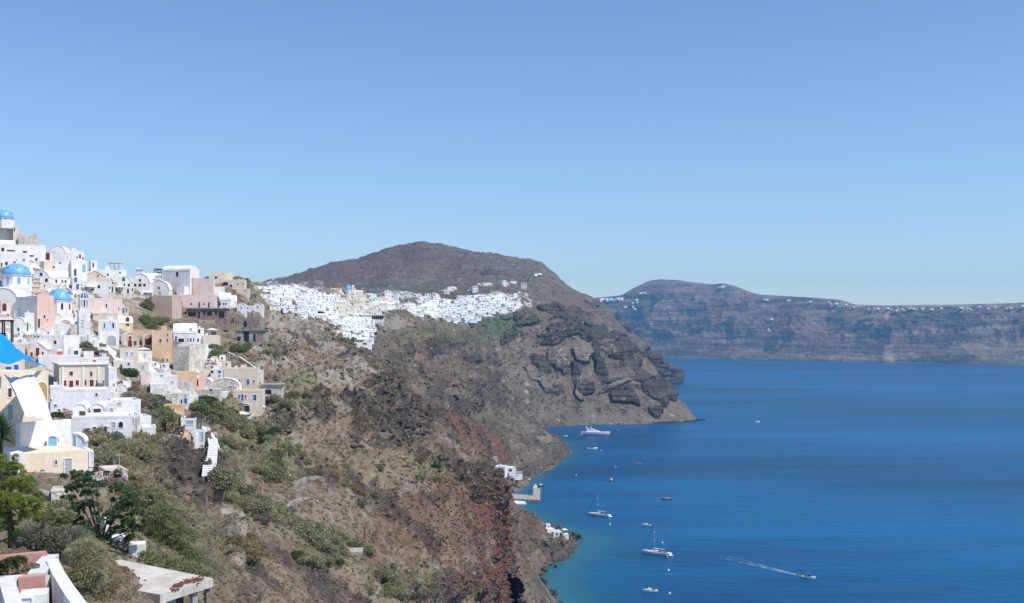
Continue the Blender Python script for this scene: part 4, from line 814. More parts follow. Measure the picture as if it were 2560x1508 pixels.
# pergola with tables on the ridge
def pavilion(label, x0, x1, yt, yb, col='S', D=None, roofc='w', n=3, r=10, dep=4, posts='w'):
    D0 = D or depth((x0 + x1) / 2, yb); c = W((x0 + x1) / 2, yb, D0); hw = (x1 - x0) / F * D0 / 2; h = (yb - yt) / F * D0
    root = empty('pergola', c, R(r)); tag(root, label, 'pergola', 'terrace pergolas')
    MB().box(-hw - .2, hw + .2, -.2, dep + .2, h - .2, h).build('roof', roofc, root)
    for y in (0.1, dep - .1):
        for k in range(n + 1): MB().box(-hw + 2 * hw * k / n - .1, -hw + 2 * hw * k / n + .1, y - .1, y + .1, -1.5, h - .2).build('post', posts, root)
    MB().box(-hw * .5, hw * .3, 1.2, 2.2, -.2, .75).box(-hw * .6, hw * .4, 1.0, 2.4, .75, .82).build('table', 'n', root)
    return root
pavilion('open white pavilion with tables on the ridge skyline', 271, 302, 656, 678)
pavilion('dark-roofed pergola against the sky left of the largest skyline house', 386, 408, 672, 686, roofc='n', posts='n')
pavilion('dark sheet canopy on thin posts at the left edge above the blue tarpaulin', -14, 26, 800, 846, D=165, roofc='k', posts='k', r=22, n=2, dep=5)
for a in [('white parasol on the long terrace below the top church', 52, 621, 28), ('white parasol in front of the huge barrel end', 14, 734, 30), ('white parasol left of the large barrel hall', 298, 713, 22), ('white parasol by the low house behind the small bell tower', 226, 712, 22),
          ('cream parasol on the planter terrace of the awning house', 530, 820, 30, 'S'), ('left cream parasol at the pool terrace vaults', 209, 1019, 26, 'S'), ('right cream parasol at the pool terrace vaults', 244, 1014, 32, 'S'),
          ('large cream parasol over the tables of the scalloped roof house', 640, 1010, 42, 'S'), ('pale parasol below the big barrel hall door', 372, 727, 24, 'S'), ('low cream sail-like parasol left of the big arch terrace', 603, 1028, 36, 'S'), ('cream parasol beside the white canopied room', 360, 868, 30, 'S')]:
    umbrella(*a)
umbrella('folded white parasol in front of the tan vaulted house', 313, 850, 10, yb=868, folded=True)
umbrella('folded cream parasol by the ochre vaulted house', 370, 848, 10, yb=866, folded=True)
umbrella('folded cream parasol by the grey-brown walled court', 432, 996, 14, yb=1012, folded=True)
# planters, chimneys
def box_thing(name, cat, label, x, yt, yb, wpx, col, D=None, cap=None, r=20):
    D0 = D or depth(x, yb); c = W(x, yb, D0); w_ = wpx / F * D0 / 2; h = (yb - yt) / F * D0
    o = empty(name, c, R(r)); tag(o, label, cat)
    MB().box(-w_, w_, -w_, w_, -.8, h * .8).build('body', col, o)
    MB().box(-w_ * 1.08, w_ * 1.08, -w_ * 1.08, w_ * 1.08, h * .8, h).build('top', cap or col, o)
    return o
box_thing('chimney_stack', 'chimney', 'tall red and white chimney stack in front of the long white parapet', 149, 872, 905, 11, 'R', cap='w')
# ---------------------------------------------------------------- foliage and rock helpers
def mesh_np(name, V, Fc, mat, parent=None, smooth=False):
    me = bpy.data.meshes.new(name); V = np.asarray(V, np.float32); Fc = np.asarray(Fc, np.int32); k = Fc.shape[1]
    me.vertices.add(len(V)); me.vertices.foreach_set('co', V.ravel())
    me.loops.add(Fc.size); me.loops.foreach_set('vertex_index', Fc.ravel())
    me.polygons.add(len(Fc)); me.polygons.foreach_set('loop_start', np.arange(0, Fc.size, k, dtype=np.int32)); me.polygons.foreach_set('loop_total', np.full(len(Fc), k, np.int32))
    if smooth: me.polygons.foreach_set('use_smooth', np.ones(len(Fc), bool))
    me.update(calc_edges=True)
    for m in (mat if isinstance(mat, (list, tuple)) else [mat]): me.materials.append(m)
    o = bpy.data.objects.new(name, me); COL.objects.link(o)
    if parent is not None: o.parent = parent
    return o
def leafmat(name, c1, c2, L=0.8):
    t = NT(name); n = t.noise(L, 3, .6); oi = t.n('ShaderNodeObjectInfo')
    c = t.mix(t.ramp(n, .32, .68), c1, c2)
    c = t.mix(t.mul(oi.outputs['Random'], .35), c, tuple(x * 1.5 for x in c2))
    t.out(c, .8); tr = t.n('ShaderNodeBsdfTranslucent'); t.l(c, tr.inputs[0]); ms = t.n('ShaderNodeMixShader'); ms.inputs[0].default_value = .35
    t.l(t.b.outputs[0], ms.inputs[1]); t.l(tr.outputs[0], ms.inputs[2]); t.l(ms.outputs[0], t.t.nodes['Material Output'].inputs[0]); return t.m
LM = dict(olive=leafmat('olive_leaf', (.20, .185, .105), (.36, .335, .205)), green=leafmat('green_leaf', (.125, .150, .065), (.25, .265, .13)), dry=leafmat('dry_leaf', (.20, .155, .095), (.33, .26, .165)),
          pine=leafmat('pine_leaf', (.09, .15, .025), (.25, .30, .065), .5), fig=leafmat('fig_leaf', (.05, .095, .042), (.14, .19, .09), .4), grey=leafmat('grey_leaf', (.16, .165, .105), (.28, .27, .185)),
          dark=leafmat('dark_leaf', (.04, .07, .03), (.085, .125, .05)), yucca=leafmat('yucca_leaf', (.030, .065, .025), (.085, .13, .05), .4), bark=leafmat('bark', (.06, .042, .03), (.12, .09, .065)))
def leaves(rng, clumps, n, size, aspect=2.0, flat=.0, drop=0.0, up=0.0):
    """n leaf quads over the outer shells of ellipsoid clumps (cx,cy,cz,rx,ry,rz)"""
    C = np.array(clumps, float); wgt = C[:, 3] * C[:, 4]; k = rng.choice(len(C), n, p=wgt / wgt.sum())
    d = rng.normal(size=(n, 3)); d /= np.linalg.norm(d, axis=1)[:, None]; d[:, 2] = np.where(d[:, 2] < -.35, -d[:, 2], d[:, 2])
    rad = rng.uniform(.55, 1.05, n) ** .6
    rad *= 1 + .22 * vnoise(d * 2.3 + k[:, None] * 3.1, 5) + .12 * vnoise(d * 6 + k[:, None], 8)
    P = C[k, :3] + d * C[k, 3:6] * rad[:, None]
    a = rng.normal(size=(n, 3)) + d * .8; a[:, 2] += up; a /= np.linalg.norm(a, axis=1)[:, None]
    b = np.cross(a, rng.normal(size=(n, 3))); b /= np.linalg.norm(b, axis=1)[:, None]
    s = size * rng.uniform(.6, 1.35, n)[:, None]
    V = np.stack([P - b * s / aspect, P + a * s * .5, P + b * s / aspect, P - a * s * .5 - [0, 0, drop]], 1).reshape(-1, 3)
    return V, np.arange(4 * n).reshape(n, 4)
def shrub_mesh(name, mat, seed, n=420, size=.17):
    rng = np.random.default_rng(seed)
    cl = [(rng.uniform(-.45, .45), rng.uniform(-.45, .45), rng.uniform(.25, .5), rng.uniform(.4, .62), rng.uniform(.4, .62), rng.uniform(.35, .5)) for _ in range(5)] + [(0, 0, .3, .75, .75, .5)]
    V, Q = leaves(rng, cl, n, size, up=.5)
    o = mesh_np(name, V, Q, LM[mat]); return o
def trunk(root, pts, name='trunk', mat='bark'):
    b = MB()
    for (p, r0), (q, r1) in zip(pts[:-1], pts[1:]): b.tube(p, q, r0, r1, 7)
    return b.build(name, LM[mat], root)
ORD = 'first second third fourth fifth sixth seventh eighth ninth tenth eleventh twelfth thirteenth fourteenth fifteenth sixteenth seventeenth eighteenth nineteenth twentieth'.split()
def ordn(i, n):
    if i < 20: return ('leftmost' if i == 0 else ORD[i] + ' from the left')
    j = n - 1 - i
    if j < 20: return ('rightmost' if j == 0 else ORD[j] + ' from the right')
    return 'number %d from the left' % (i + 1)

# ---------------------------------------------------------------- near left: tarpaulin house, white wall, cream house
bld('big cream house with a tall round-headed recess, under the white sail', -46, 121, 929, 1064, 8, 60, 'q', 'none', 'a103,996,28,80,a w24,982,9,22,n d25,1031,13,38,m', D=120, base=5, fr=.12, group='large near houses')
bld('cream upper room with cobalt blue door behind the blue tarpaulin', -40, 62, 856, 936, 5, 40, 'c', 'flat', 'd40,924,12,24,b', D=146, base=2, group='large near houses')
wallline('yellow terrace parapet right of the cobalt blue door', [(62, 926, 132), (112, 914, 139)], h=.9, th=.25, col='y')
box_thing('side_table', 'table', 'small cobalt blue box table beside the cobalt blue door', 21, 917, 930, 12, 'b', D=128)
def cloth(name, label, cat, top, bot, mat, fold=.25, nu=34, nv=12, sag=.5, seed=1):
    T = resample(top, nu); B = resample(bot, nu); V = []
    for j in range(nv + 1):
        f = j / nv
        for i in range(nu):
            q = T[i] * (1 - f) + B[i] * f; D_ = 1 / q[2]; p = W(q[0], q[1], D_)
            a = math.sin(i * .55 + f * 3 + seed) * .5 + math.sin(i * 1.3 + f * 5) * .3
            V.append((p.x, p.y + a * fold * math.sin(math.pi * (.15 + .7 * f)), p.z - sag * math.sin(math.pi * f) * math.sin(math.pi * i / (nu - 1)) * .4 + a * fold * .25))
    n = len(V); V += [(x + .02, y + .05, z - .02) for x, y, z in V]
    Fc = [(j * nu + i, j * nu + i + 1, (j + 1) * nu + i + 1, (j + 1) * nu + i) for j in range(nv) for i in range(nu - 1)]
    Fc += [tuple(n + k for k in f[::-1]) for f in Fc]
    o = new_mesh(name, V, Fc, mat, smooth=True); tag(o, label, cat); return o
PAL['T'] = (0.0, 0.22, 0.72)
t = NT('tarpaulin'); M_tarp = t.out((0.004, 0.27, 0.78), .4)
t = NT('sailcloth'); M_sail = t.out((0.72, 0.70, 0.67), .8)
cloth('tarpaulin', 'bright blue tarpaulin stretched as an awning at the left edge', 'awning', [(-40, 800, 112), (0, 832, 110), (26, 854, 111), (53, 880, 114), (72, 895, 117), (96, 906, 121), (111, 913, 124)], [(-40, 900, 101), (0, 907, 103), (18, 910, 105), (36, 907, 107), (56, 898, 111), (70, 903, 115), (88, 913, 119), (111, 916, 123)], M_tarp, .35)
cloth('shade_sail', 'white cloth sail hanging slantwise in front of the tall round-headed recess', 'sail', [(9, 938, 112), (30, 944, 113.5), (55, 942, 117), (83, 934, 122)], [(68, 1040, 106), (88, 1043, 108), (110, 1047, 110), (131, 1053, 112)], M_sail, .42, sag=.8)
cloth('shade_sail', 'narrow strip of white cloth at the very left edge under the cream house terrace', 'sail', [(-6, 940, 108), (3, 942, 109)], [(-12, 1040, 104), (-2, 1020, 105)], M_sail, .1, nu=6)
q = tag(empty('awning_pole', W(72, 930, 122)), 'thin grey pole propping the right end of the blue tarpaulin', 'pole'); MB().tube((0, 0, -.3), (0, 0, 1.5), .05).build('pole_shaft', 'm', q)
bld('large smooth white wall house in front of the terrace planting', 51, 179, 1053, 1114, .8, 60, 'W', 'none', '', D=118, base=4, group='large near houses')
bld('pale blue hump-topped wall with a tall blue door, in front of the smooth white wall', 158, 212, 1082, 1124, 1.2, 6, 'l', 'vault', 'd186,1104,8,30,s', D=121, base=.6, rise=1.0, group='large near houses')
bld('small white arch with a round pale blue window, left of the hump-topped wall', 117, 147, 1087, 1122, 1.2, 20, 'w', 'vault', 'a131,1104,21,26,s', D=117, base=.6, group='large near houses')
bld('cream flat-roofed house with one grey shuttered window, above the fig tree', 60, 220, 1130, 1212, 8.5, 38, 'q', 'none', 'w170,1168,17,42,m w140,1156,5,10,n', D=111, base=5, fr=.1, group='large near houses')
bld('white end wall at the left of the cream flat-roofed house', 26, 60, 1132, 1190, 5, 38, 'w', 'none', '', D=107, base=4, group='large near houses')
bld('white corner strip with tall pale shutters right of the cream flat-roofed house', 221, 233, 1126, 1172, 4, 30, 'w', 'none', 'w228,1148,6,34,l', D=114, base=3, group='large near houses')
bld('low cream terrace wall block right of the wooden railing', 268, 320, 1176, 1206, 5, 30, 'e', 'flat', '', D=112, base=3, group='large near houses')
def railing(label, x0, x1, yt, yb, D):
    A = W(x0, yb, D); B = W(x1, yb, D + 2); root = empty('railing', A, math.atan2(B.y - A.y, B.x - A.x)); tag(root, label, 'railing'); L = (B - A).length; h = (yb - yt) / F * D
    n = 3
    for k in range(n + 1): MB().box(L * k / n - .05, L * k / n + .05, -.05, .05, -.5, h).build('post', 'e', root)
    for z in (.08, h - .1): MB().box(0, L, -.03, .03, z, z + .09).build('rail', 'e', root)
    for k in range(n):
        a, c = L * k / n, L * (k + 1) / n; MB().tube((a, 0, .12), (c, 0, h - .12), .03).tube((a, .01, h - .12), (c, .01, .12), .03).build('cross_brace', 'e', root)
railing('cross-braced wooden railing on the terrace right of the cream flat-roofed house', 228, 268, 1182, 1206, 108)
wallline('rubble stone retaining wall below the cream flat-roofed house', [(92, 1222, 96), (125, 1235, 94), (160, 1262, 92)], h=4.5, th=.8, col='g')
bld('pale grey cistern block with rim under the fig tree branches', 128, 170, 1226, 1262, 3, 20, 'e', 'flat', '', D=92, base=2, group='large near houses')
bld('broken white stair head half hidden right of the fig tree', 285, 322, 1348, 1378, 2.5, 30, 'w', 'flat', '', D=82, base=2, group='large near houses')
bld('low white slab wall pointing right from the broken stair head', 322, 362, 1362, 1384, 1.5, 15, 'w', 'none', '', D=81, base=1.2, group='large near houses')
bld('small white broken wall piece left of the cistern block under the pine', 262, 280, 1298, 1316, 2, 30, 'w', 'none', '', D=85, base=1.5, group='large near houses')
# concrete-roofed hut, bottom
def concrete_hut():
    zr = 94.5; pts = []
    for px, py in ((400, 1487), (533, 1446), (296, 1398), (250, 1402), (287, 1466)):
        D_ = (CH - zr) * F / (py - HY); pts.append(Vector(((px - CX) / F * D_, D_, zr)))
    root = empty('concrete_hut', (pts[0].x, pts[0].y, zr - 3)); tag(root, 'unfinished hut with flat weathered concrete roof slab at the bottom edge', 'hut', 'large near houses')
    o0 = root.location; P_ = [p - o0 for p in pts]; n = len(P_)
    t = NT('weathered_slab'); a = t.noise(1.4, 6, .65); b_ = t.noise(.15, 4, .7); c = t.mix(t.ramp(a, .35, .65), (.46, .41, .35), (.66, .61, .54)); c = t.mix(t.ramp(b_, .5, .75, 0, .5), c, (.25, .21, .18)); t.bump(b_, .05, .8); ms = t.out(c, .9)
    b = MB(); V = P_ + [p - Vector((0, 0, .55)) for p in P_]
    b.add(V, [tuple(range(n)), tuple(range(2 * n - 1, n - 1, -1))] + [(i, n + i, n + (i + 1) % n, (i + 1) % n) for i in range(n)]); b.build('roof_slab', ms, root)
    def wallseg(p, q, name, mat, inset=.25, h=3.2):
        d = (q - p).normalized(); nn = Vector((-d.y, d.x, 0)); m_ = MB(); p = p + nn * inset; q = q + nn * inset; t_ = nn * .2; z0, z1 = Vector((0, 0, -.55)), Vector((0, 0, -h))
        V = [p + z0, q + z0, q + t_ + z0, p + t_ + z0, p + z1, q + z1, q + t_ + z1, p + t_ + z1]
        m_.add(V, [(0, 1, 2, 3), (7, 6, 5, 4), (0, 4, 5, 1), (1, 5, 6, 2), (2, 6, 7, 3), (3, 7, 4, 0)]); return m_.build(name, mat, root)
    wallseg(P_[4], P_[0], 'wall', 'S'); A, B = P_[0], P_[1]
    wallseg(A + (B - A) * .0, A + (B - A) * .34, 'wall', 'C'); wallseg(A + (B - A) * .66, A + (B - A) * .76, 'pillar', 'C'); wallseg(A + (B - A) * .93, B, 'pillar', 'B', h=4)
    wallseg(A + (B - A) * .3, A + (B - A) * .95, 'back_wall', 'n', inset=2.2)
    return root
hut = concrete_hut()
# bottom-left planters and white stair wall
bld('dark pink planter wall full of plants at the bottom left corner', -40, 118, 1388, 1420, .5, 32, 'u', 'none', '', D=58, base=2, group='planters')
wallline('broad white-pink wall top between the two planters', [(128, 1386, 60), (112, 1404, 55), (92, 1432, 50)], h=1.6, th=.8, col='S')
wallline('pinkish wall edge along the top of the lower planter', [(6, 1441, 46.5), (60, 1437, 48), (116, 1437, 50)], h=1.5, th=.35, col='S')
wallline('sloping pinkish wall left of the lower planter', [(14, 1442, 46), (36, 1512, 41)], h=2.5, th=.6, col='S')
wallline('bright white stair wall descending to the bottom edge', [(130, 1398, 55), (146, 1432, 50), (170, 1470, 45.5), (206, 1520, 40)], h=3.2, th=.55, col='W')
bld('lower planter box with rusty pink back wall and stones in it', 46, 112, 1442, 1470, .5, 20, 'u', 'none', '', D=47.3, base=1.5, group='planters')
bld('square white pit cover at the bottom edge below the lower planter', 48, 118, 1488, 1530, 1.2, 20, 'S', 'none', 'w62,1506,34,20,l', D=42.5, base=1.5, fr=.06, group='planters')
# ---------------------------------------------------------------- trees
def pine():
    D_ = 64; base = W(32, 1372, D_); root = empty('pine_tree', base); tag(root, 'bright green pine tree leaning in from the left edge', 'tree')
    trunk(root, [((0, 0, -1.2), .24), ((-.1, 0, 1.2), .20), ((-.35, .1, 2.6), .14), ((-.9, .2, 4.0), .07)])
    rng = np.random.default_rng(4); cl = []
    for px, py, r in ((10, 1175, .8), (45, 1172, .6), (-20, 1210, 1.2), (28, 1215, 1.0), (66, 1225, .8), (84, 1255, .7), (15, 1255, 1.1), (52, 1268, .9), (-20, 1270, 1.1), (98, 1268, .5), (0, 1295, .8), (72, 1200, .5), (60, 1295, .6), (92, 1292, .35), (30, 1160, .4), (104, 1250, .3), (-5, 1150, .6), (20, 1310, .5), (78, 1278, .6), (100, 1232, .25)):
        p = W(px, py, D_ + rng.uniform(-.8, .8)) - base; cl.append((p.x, p.y, p.z, r * .62, r * .62, r * .5))
        for _ in range(5):
            o_ = rng.normal(size=3) * r * .6; cl.append((p.x + o_[0], p.y + o_[1], p.z + o_[2] * .6, r * .3, r * .3, r * .22))
    V, Q = leaves(rng, cl, 19000, .19, aspect=9, drop=.08, up=-.2); mesh_np('crown', V, Q, LM['pine'], root)
    b = MB()
    for c in cl[::6]: b.tube((-.35, .1, 2.6), c[:3], .06, .02, 5)
    b.build('limbs', LM['bark'], root)
pine()
def fig():
    D_ = 80; base = W(250, 1395, D_); root = empty('fig_tree', base); tag(root, 'dark green broad-leaved fig tree with open crown in front of the cream house', 'tree')
    trunk(root, [((0, 0, -.8), .26), ((.1, 0, .6), .22), ((.0, .1, 1.4), .17)])
    rng = np.random.default_rng(9); cl = []
    for px, py, r in ((196, 1195, .8), (180, 1225, .7), (215, 1235, .6), (240, 1215, .5), (290, 1225, .75), (320, 1250, .8), (345, 1285, .7), (300, 1275, .9), (270, 1290, .6), (190, 1275, .9), (175, 1310, .8), (215, 1330, .8), (320, 1310, .8), (290, 1330, .7), (340, 1325, .6), (250, 1360, .9), (260, 1385, .7), (235, 1265, .35), (200, 1355, .5), (222, 1200, .4)):
        p = W(px, py, D_ + rng.uniform(-1.2, 1.2)) - base; cl.append((p.x, p.y, p.z, r * .7, r * .7, r * .6))
        for _ in range(6):
            o_ = rng.normal(size=3) * r * .95; cl.append((p.x + o_[0], p.y + o_[1], p.z + o_[2], r * .34, r * .34, r * .28))
    V, Q = leaves(rng, cl, 6400, .25, aspect=2.2); mesh_np('crown', V, Q, LM['fig'], root)
    b = MB()
    for c in cl[::7]: b.tube((.05, .1, 1.0), ((c[0] * .5), c[1] * .5 + .05, 1 + (c[2] - 1) * .55), .09, .05, 5).tube(((c[0] * .5), c[1] * .5 + .05, 1 + (c[2] - 1) * .55), c[:3], .05, .015, 5)
    b.build('limbs', LM['bark'], root)
fig()
def yucca(px, py, D_, H, n, label, L=1.2):
    base = W(px, py, D_); root = empty('yucca', base); tag(root, label, 'yucca')
    trunk(root, [((0, 0, -1), .16), ((0.05, 0, H), .12)]); rng = np.random.default_rng(int(px + 50)); V = []; Fc = []
    for i in range(n):
        a = rng.uniform(0, 6.28); e = rng.uniform(-.5, 1.45); d = Vector((math.cos(a) * math.cos(e), math.sin(a) * math.cos(e), math.sin(e))); s = Vector((-math.sin(a), math.cos(a), 0)) * .045; l = L * rng.uniform(.7, 1.1)
        o_ = Vector((0.05, 0, H + rng.uniform(-.3, .3))); k = len(V); V += [o_ - s, o_ + s, o_ + d * l * .6 + s, o_ + d * l * .6 - s, o_ + d * l - Vector((0, 0, .12))]; Fc += [(k, k + 1, k + 2, k + 3), (k + 3, k + 2, k + 4)]
    new_mesh('crown', V, Fc, LM['yucca'], root)
yucca(2, 1128, 84, 1.3, 340, 'large spiky yucca at the left edge beside the smooth white wall', 1.75)
yucca(34, 1186, 76, .5, 150, 'small spiky yucca under the cream flat-roofed house at the left', .8)
yucca(108, 1352, 66, 1.7, 0, 'bare thin dead trunk between the pine and the grey bushes', .4)
def bush(label, cl, n, mat, size, aspect, seed, D_, name='bush', cat='bush', group='large near bushes', up=.2):
    base = W(cl[0][0], cl[0][1], D_); root = empty(name, base); tag(root, label, cat, group); rng = np.random.default_rng(seed); c2 = []
    for px, py, r in cl:
        p = W(px, py, D_ + rng.uniform(-.5, .5) * r) - base; c2.append((p.x, p.y, p.z, r, r, r * .75))
    V, Q = leaves(rng, c2, n, size, aspect=aspect, up=up); mesh_np('foliage', V, Q, LM[mat], root)
    b = MB()
    for c in c2: b.tube((c[0], c[1], c[2] - c[5] - .5), c[:3], .05, .02, 5)
    b.build('stems', LM['bark'], root)
bush('wide feathery grey-green bush behind the pink planters', [(70, 1345, 1.0), (110, 1350, 1.1), (150, 1345, 1.1), (190, 1350, 1.0), (130, 1375, 1.0), (90, 1372, .8)], 9000, 'grey', .22, 9, 21, 66)
bush('tall feathery olive bush arching beside the white stair wall', [(210, 1385, 1.0), (225, 1420, 1.0), (205, 1450, .9), (230, 1465, .9), (215, 1495, .9), (190, 1400, .7), (240, 1500, .7)], 10500, 'olive', .21, 10, 22, 56)
bush('dry orange-brown bush against the concrete hut', [(275, 1470, .55), (268, 1488, .5)], 1800, 'dry', .12, 5, 23, 58)
bush('bright green feathery bush mass right of the fig tree', [(395, 1290, 1.3), (420, 1320, 1.5), (400, 1350, 1.5), (450, 1350, 1.5), (385, 1320, 1.2), (430, 1385, 1.6), (400, 1395, 1.2), (470, 1400, 1.4)], 12000, 'green', .26, 7, 24, 92)
bush('soft olive bush strip running uphill behind the fig tree', [(350, 1215, 1.4), (380, 1240, 1.5), (405, 1262, 1.5), (330, 1230, 1.1), (375, 1275, 1.3)], 7000, 'olive', .27, 8, 25, 108)
bush('grey-brown brushwood between the green bushes and the stone gully', [(500, 1400, 1.5), (530, 1430, 1.5), (500, 1440, 1.3), (545, 1465, 1.3), (480, 1430, 1.2)], 6500, 'grey', .26, 10, 26, 100)
bush('green bush behind the concrete hut roof edge', [(440, 1418, .9), (480, 1430, .9), (400, 1408, .9), (515, 1445, .7), (370, 1398, .8)], 4600, 'green', .2, 6, 27, 78)
bush('broad olive bush mound under the long white lower row', [(255, 1095, 2.2), (290, 1100, 2.6), (240, 1110, 2.0)], 5200, 'olive', .34, 6, 31, 172)
bush('round olive bush mound in the middle of the scrub below the lower row', [(300, 1135, 2.3), (330, 1130, 2.4), (275, 1130, 2.0)], 5200, 'olive', .32, 6, 32, 152)
bush('yellow-green bush mound under the blunt corner block', [(355, 1105, 2.0), (385, 1112, 1.9), (400, 1098, 1.6)], 4200, 'olive', .32, 6, 33, 178)
bush('grey-olive bush mound just above the terrace wall block', [(262, 1160, 1.5), (295, 1158, 1.6), (325, 1165, 1.5)], 4200, 'olive', .28, 6, 34, 134)
bush('pale olive brushwood sweeping down behind the green bushes', [(480, 1330, 1.8), (500, 1360, 1.9), (520, 1385, 1.8), (455, 1300, 1.5), (545, 1410, 1.5)], 8000, 'olive', .3, 8, 35, 118)
bush('green bush clump under the dark crag', [(440, 1275, 1.6), (470, 1290, 1.7), (415, 1262, 1.4)], 4600, 'green', .3, 6, 36, 128)
bush('green undergrowth bush between the pine and the fig tree', [(120, 1300, 1.0), (150, 1318, .9), (100, 1322, .8), (165, 1295, .7)], 3600, 'green', .2, 4, 41, 74)
bush('olive undergrowth bush under the left side of the pine', [(-10, 1335, .9), (20, 1345, .8), (60, 1335, .7)], 3000, 'dark', .2, 5, 42, 70)
bush('low yellow-green bush in front of the rubble retaining wall', [(185, 1340, .8), (170, 1362, .7), (150, 1262, .6)], 2600, 'olive', .18, 5, 43, 76)
bush('dark green bush at the foot of the fig tree', [(262, 1392, .8), (240, 1380, .7), (285, 1395, .6)], 2600, 'fig', .2, 3, 44, 79)
bush('red-flowering bush on the terrace of the smooth white wall house', [(134, 1040, .5), (150, 1038, .4)], 700, 'dark', .2, 3, 28, 120)
bush('orange-leaved bush in the dark pink planter', [(72, 1424, .35), (84, 1420, .3)], 700, 'dry', .12, 3, 29, 52)
bush('dark green bush in the dark pink planter', [(20, 1415, .5), (45, 1408, .5), (0, 1420, .4)], 1500, 'dark', .12, 3, 30, 55)
# ---------------------------------------------------------------- stairs, walls, poles
def stairs(label, pts, wm, n, col='w', tread='S', name='stair_path', cat='stairs', gap=.58):
    """flight of real steps along pixel points on the slope"""
    Q = [W(p[0], p[1], depth(p[0], p[1]) - .15) for p in pts]
    for i in range(len(Q) - 2, -1, -1): Q[i].z = max(Q[i].z, Q[i + 1].z + .15)
    root = empty(name, Q[0]); tag(root, label, cat); b = MB(); tot = sum((q - p).length for p, q in zip(Q[:-1], Q[1:])); o0 = Q[0]
    for p, q in zip(Q[:-1], Q[1:]):
        m_ = max(2, round(n * (q - p).length / tot)); d = q - p; dh = Vector((d.x, d.y, 0)); L = dh.length / m_; an = math.atan2(d.y, d.x)
        for k in range(m_):
            c = p + d * ((k + .5) / m_) - o0; ca, sa = math.cos(an), math.sin(an); V = []
            for z in (-.7, .10):
                for x, y in ((-L * gap, -wm / 2), (L * gap, -wm / 2), (L * gap, wm / 2), (-L * gap, wm / 2)): V.append((c.x + x * ca - y * sa, c.y + x * sa + y * ca, c.z + z))
            b.add(V, [(3, 2, 1, 0), (4, 5, 6, 7), (0, 1, 5, 4), (1, 2, 6, 5), (2, 3, 7, 6), (3, 0, 4, 7)])
    b.build('steps', tread, root); return root
stairs('long white stair descending from the lower village to the dark crag', [(512, 1078), (524, 1092), (533, 1110), (534, 1140), (528, 1160), (521, 1175), (519, 1192)], 1.5, 26, tread='w', gap=.34)
stairs('white diagonal stair crossing the middle of the village', [(336, 880), (352, 900), (372, 920), (398, 948), (430, 970), (452, 990)], 2.0, 40, tread='w')
stairs('white diagonal lane beside the bell tower going down right', [(232, 838), (250, 856), (270, 872), (290, 890), (302, 905)], 2.2, 26, tread='w')
stairs('narrow peach stair under the narrow peach buttress house', [(444, 1046), (450, 1060), (458, 1078), (466, 1092)], 1.4, 16, tread='o')
for a in [('white parapet on the left of the long stair', [(505, 1072), (520, 1090), (524, 1112), (523, 1140)], .6, .25, 'W'),
          ('white kinked parapet on the right of the long stair', [(478, 1036), (492, 1050), (505, 1064), (528, 1080), (540, 1100), (548, 1118)], .7, .25, 'W'),
          ('wavy beige wall along the front of the beige houses', [(456, 980), (490, 978), (515, 972), (530, 958)], 2.0, .35, 'c'),
          ('stone-faced terrace wall under the brown arcade', [(495, 800), (530, 800), (566, 799), (590, 799)], 5.5, .6, 'g'),
          ('second stone terrace wall below the brown arcade', [(490, 826), (540, 830), (585, 830)], 4.5, .6, 'g'),
          ('long white parapet on the lowest terrace of the pool house', [(178, 1040), (230, 1046), (262, 1045), (300, 1038)], .7, .3, 'W'),
          ('sloping rubble wall right of the hanging garden', [(568, 880), (600, 893), (625, 910), (641, 921)], 3.0, .6, 'e'),
          ('pair of orange buttress walls in the hanging garden', [(541, 890), (545, 905), (548, 918)], 4.0, .7, 'o'),
          ('rubble terrace wall beside the dark canopy at the left', [(2, 838), (40, 836), (86, 838)], 3.0, .6, 'g'),
          ('long grey stone wall under the grey-fronted vaults', [(240, 735), (290, 738), (330, 736), (372, 742)], 4.5, .6, 'e'),
          ('stone wall below the arch-fronted house with sky blue door', [(98, 712), (130, 712), (165, 716), (186, 730)], 3.0, .6, 'e'),
          ('curved stone terrace wall on the open slope near the tall pole', [(731, 1208), (745, 1202), (765, 1193), (790, 1190), (800, 1192)], 1.6, .6, 'g'),
          ('arched stone wall lower on the open slope', [(716, 1272), (726, 1256), (745, 1246), (772, 1243), (795, 1252)], 1.6, .6, 'g'),
          ('short stone terrace wall between the two curved ones', [(742, 1228), (756, 1218), (768, 1222)], 1.0, .5, 'g'),
          ('pale stone edging beside the dry scrub in mid slope', [(640, 1232), (660, 1246), (680, 1262), (688, 1270)], .5, .5, 'e'),
          ('low pale wall under the scalloped roof house terrace', [(580, 1040), (600, 1046), (625, 1042), (640, 1030)], .8, .4, 'e'),
          ('white coping line on the scrub slope below the tall pole', [(680, 1166), (700, 1176), (725, 1186)], .4, .5, 'e'),
          ('low wall curving over the dark crag under the blunt corner block', [(400, 1100), (425, 1086), (450, 1090), (475, 1092)], .8, .4, 'e'),
          ('white winding wall at the stair bend below the peach house', [(404, 938), (418, 955), (440, 975), (460, 990)], 1.0, .3, 'W')]:
    wallline(a[0], a[1], h=a[2], th=a[3], col=a[4], coping={'W': 'w', 'e': 'e', 'c': 'c'}.get(a[4]) if a[2] > .9 else None)
bld('flat white platform slab on the open slope beside the second pole', 832, 904, 1381, 1385, 4.0, 4, 'C', 'none', '', base=.3, name='platform', cat='platform', group=None)
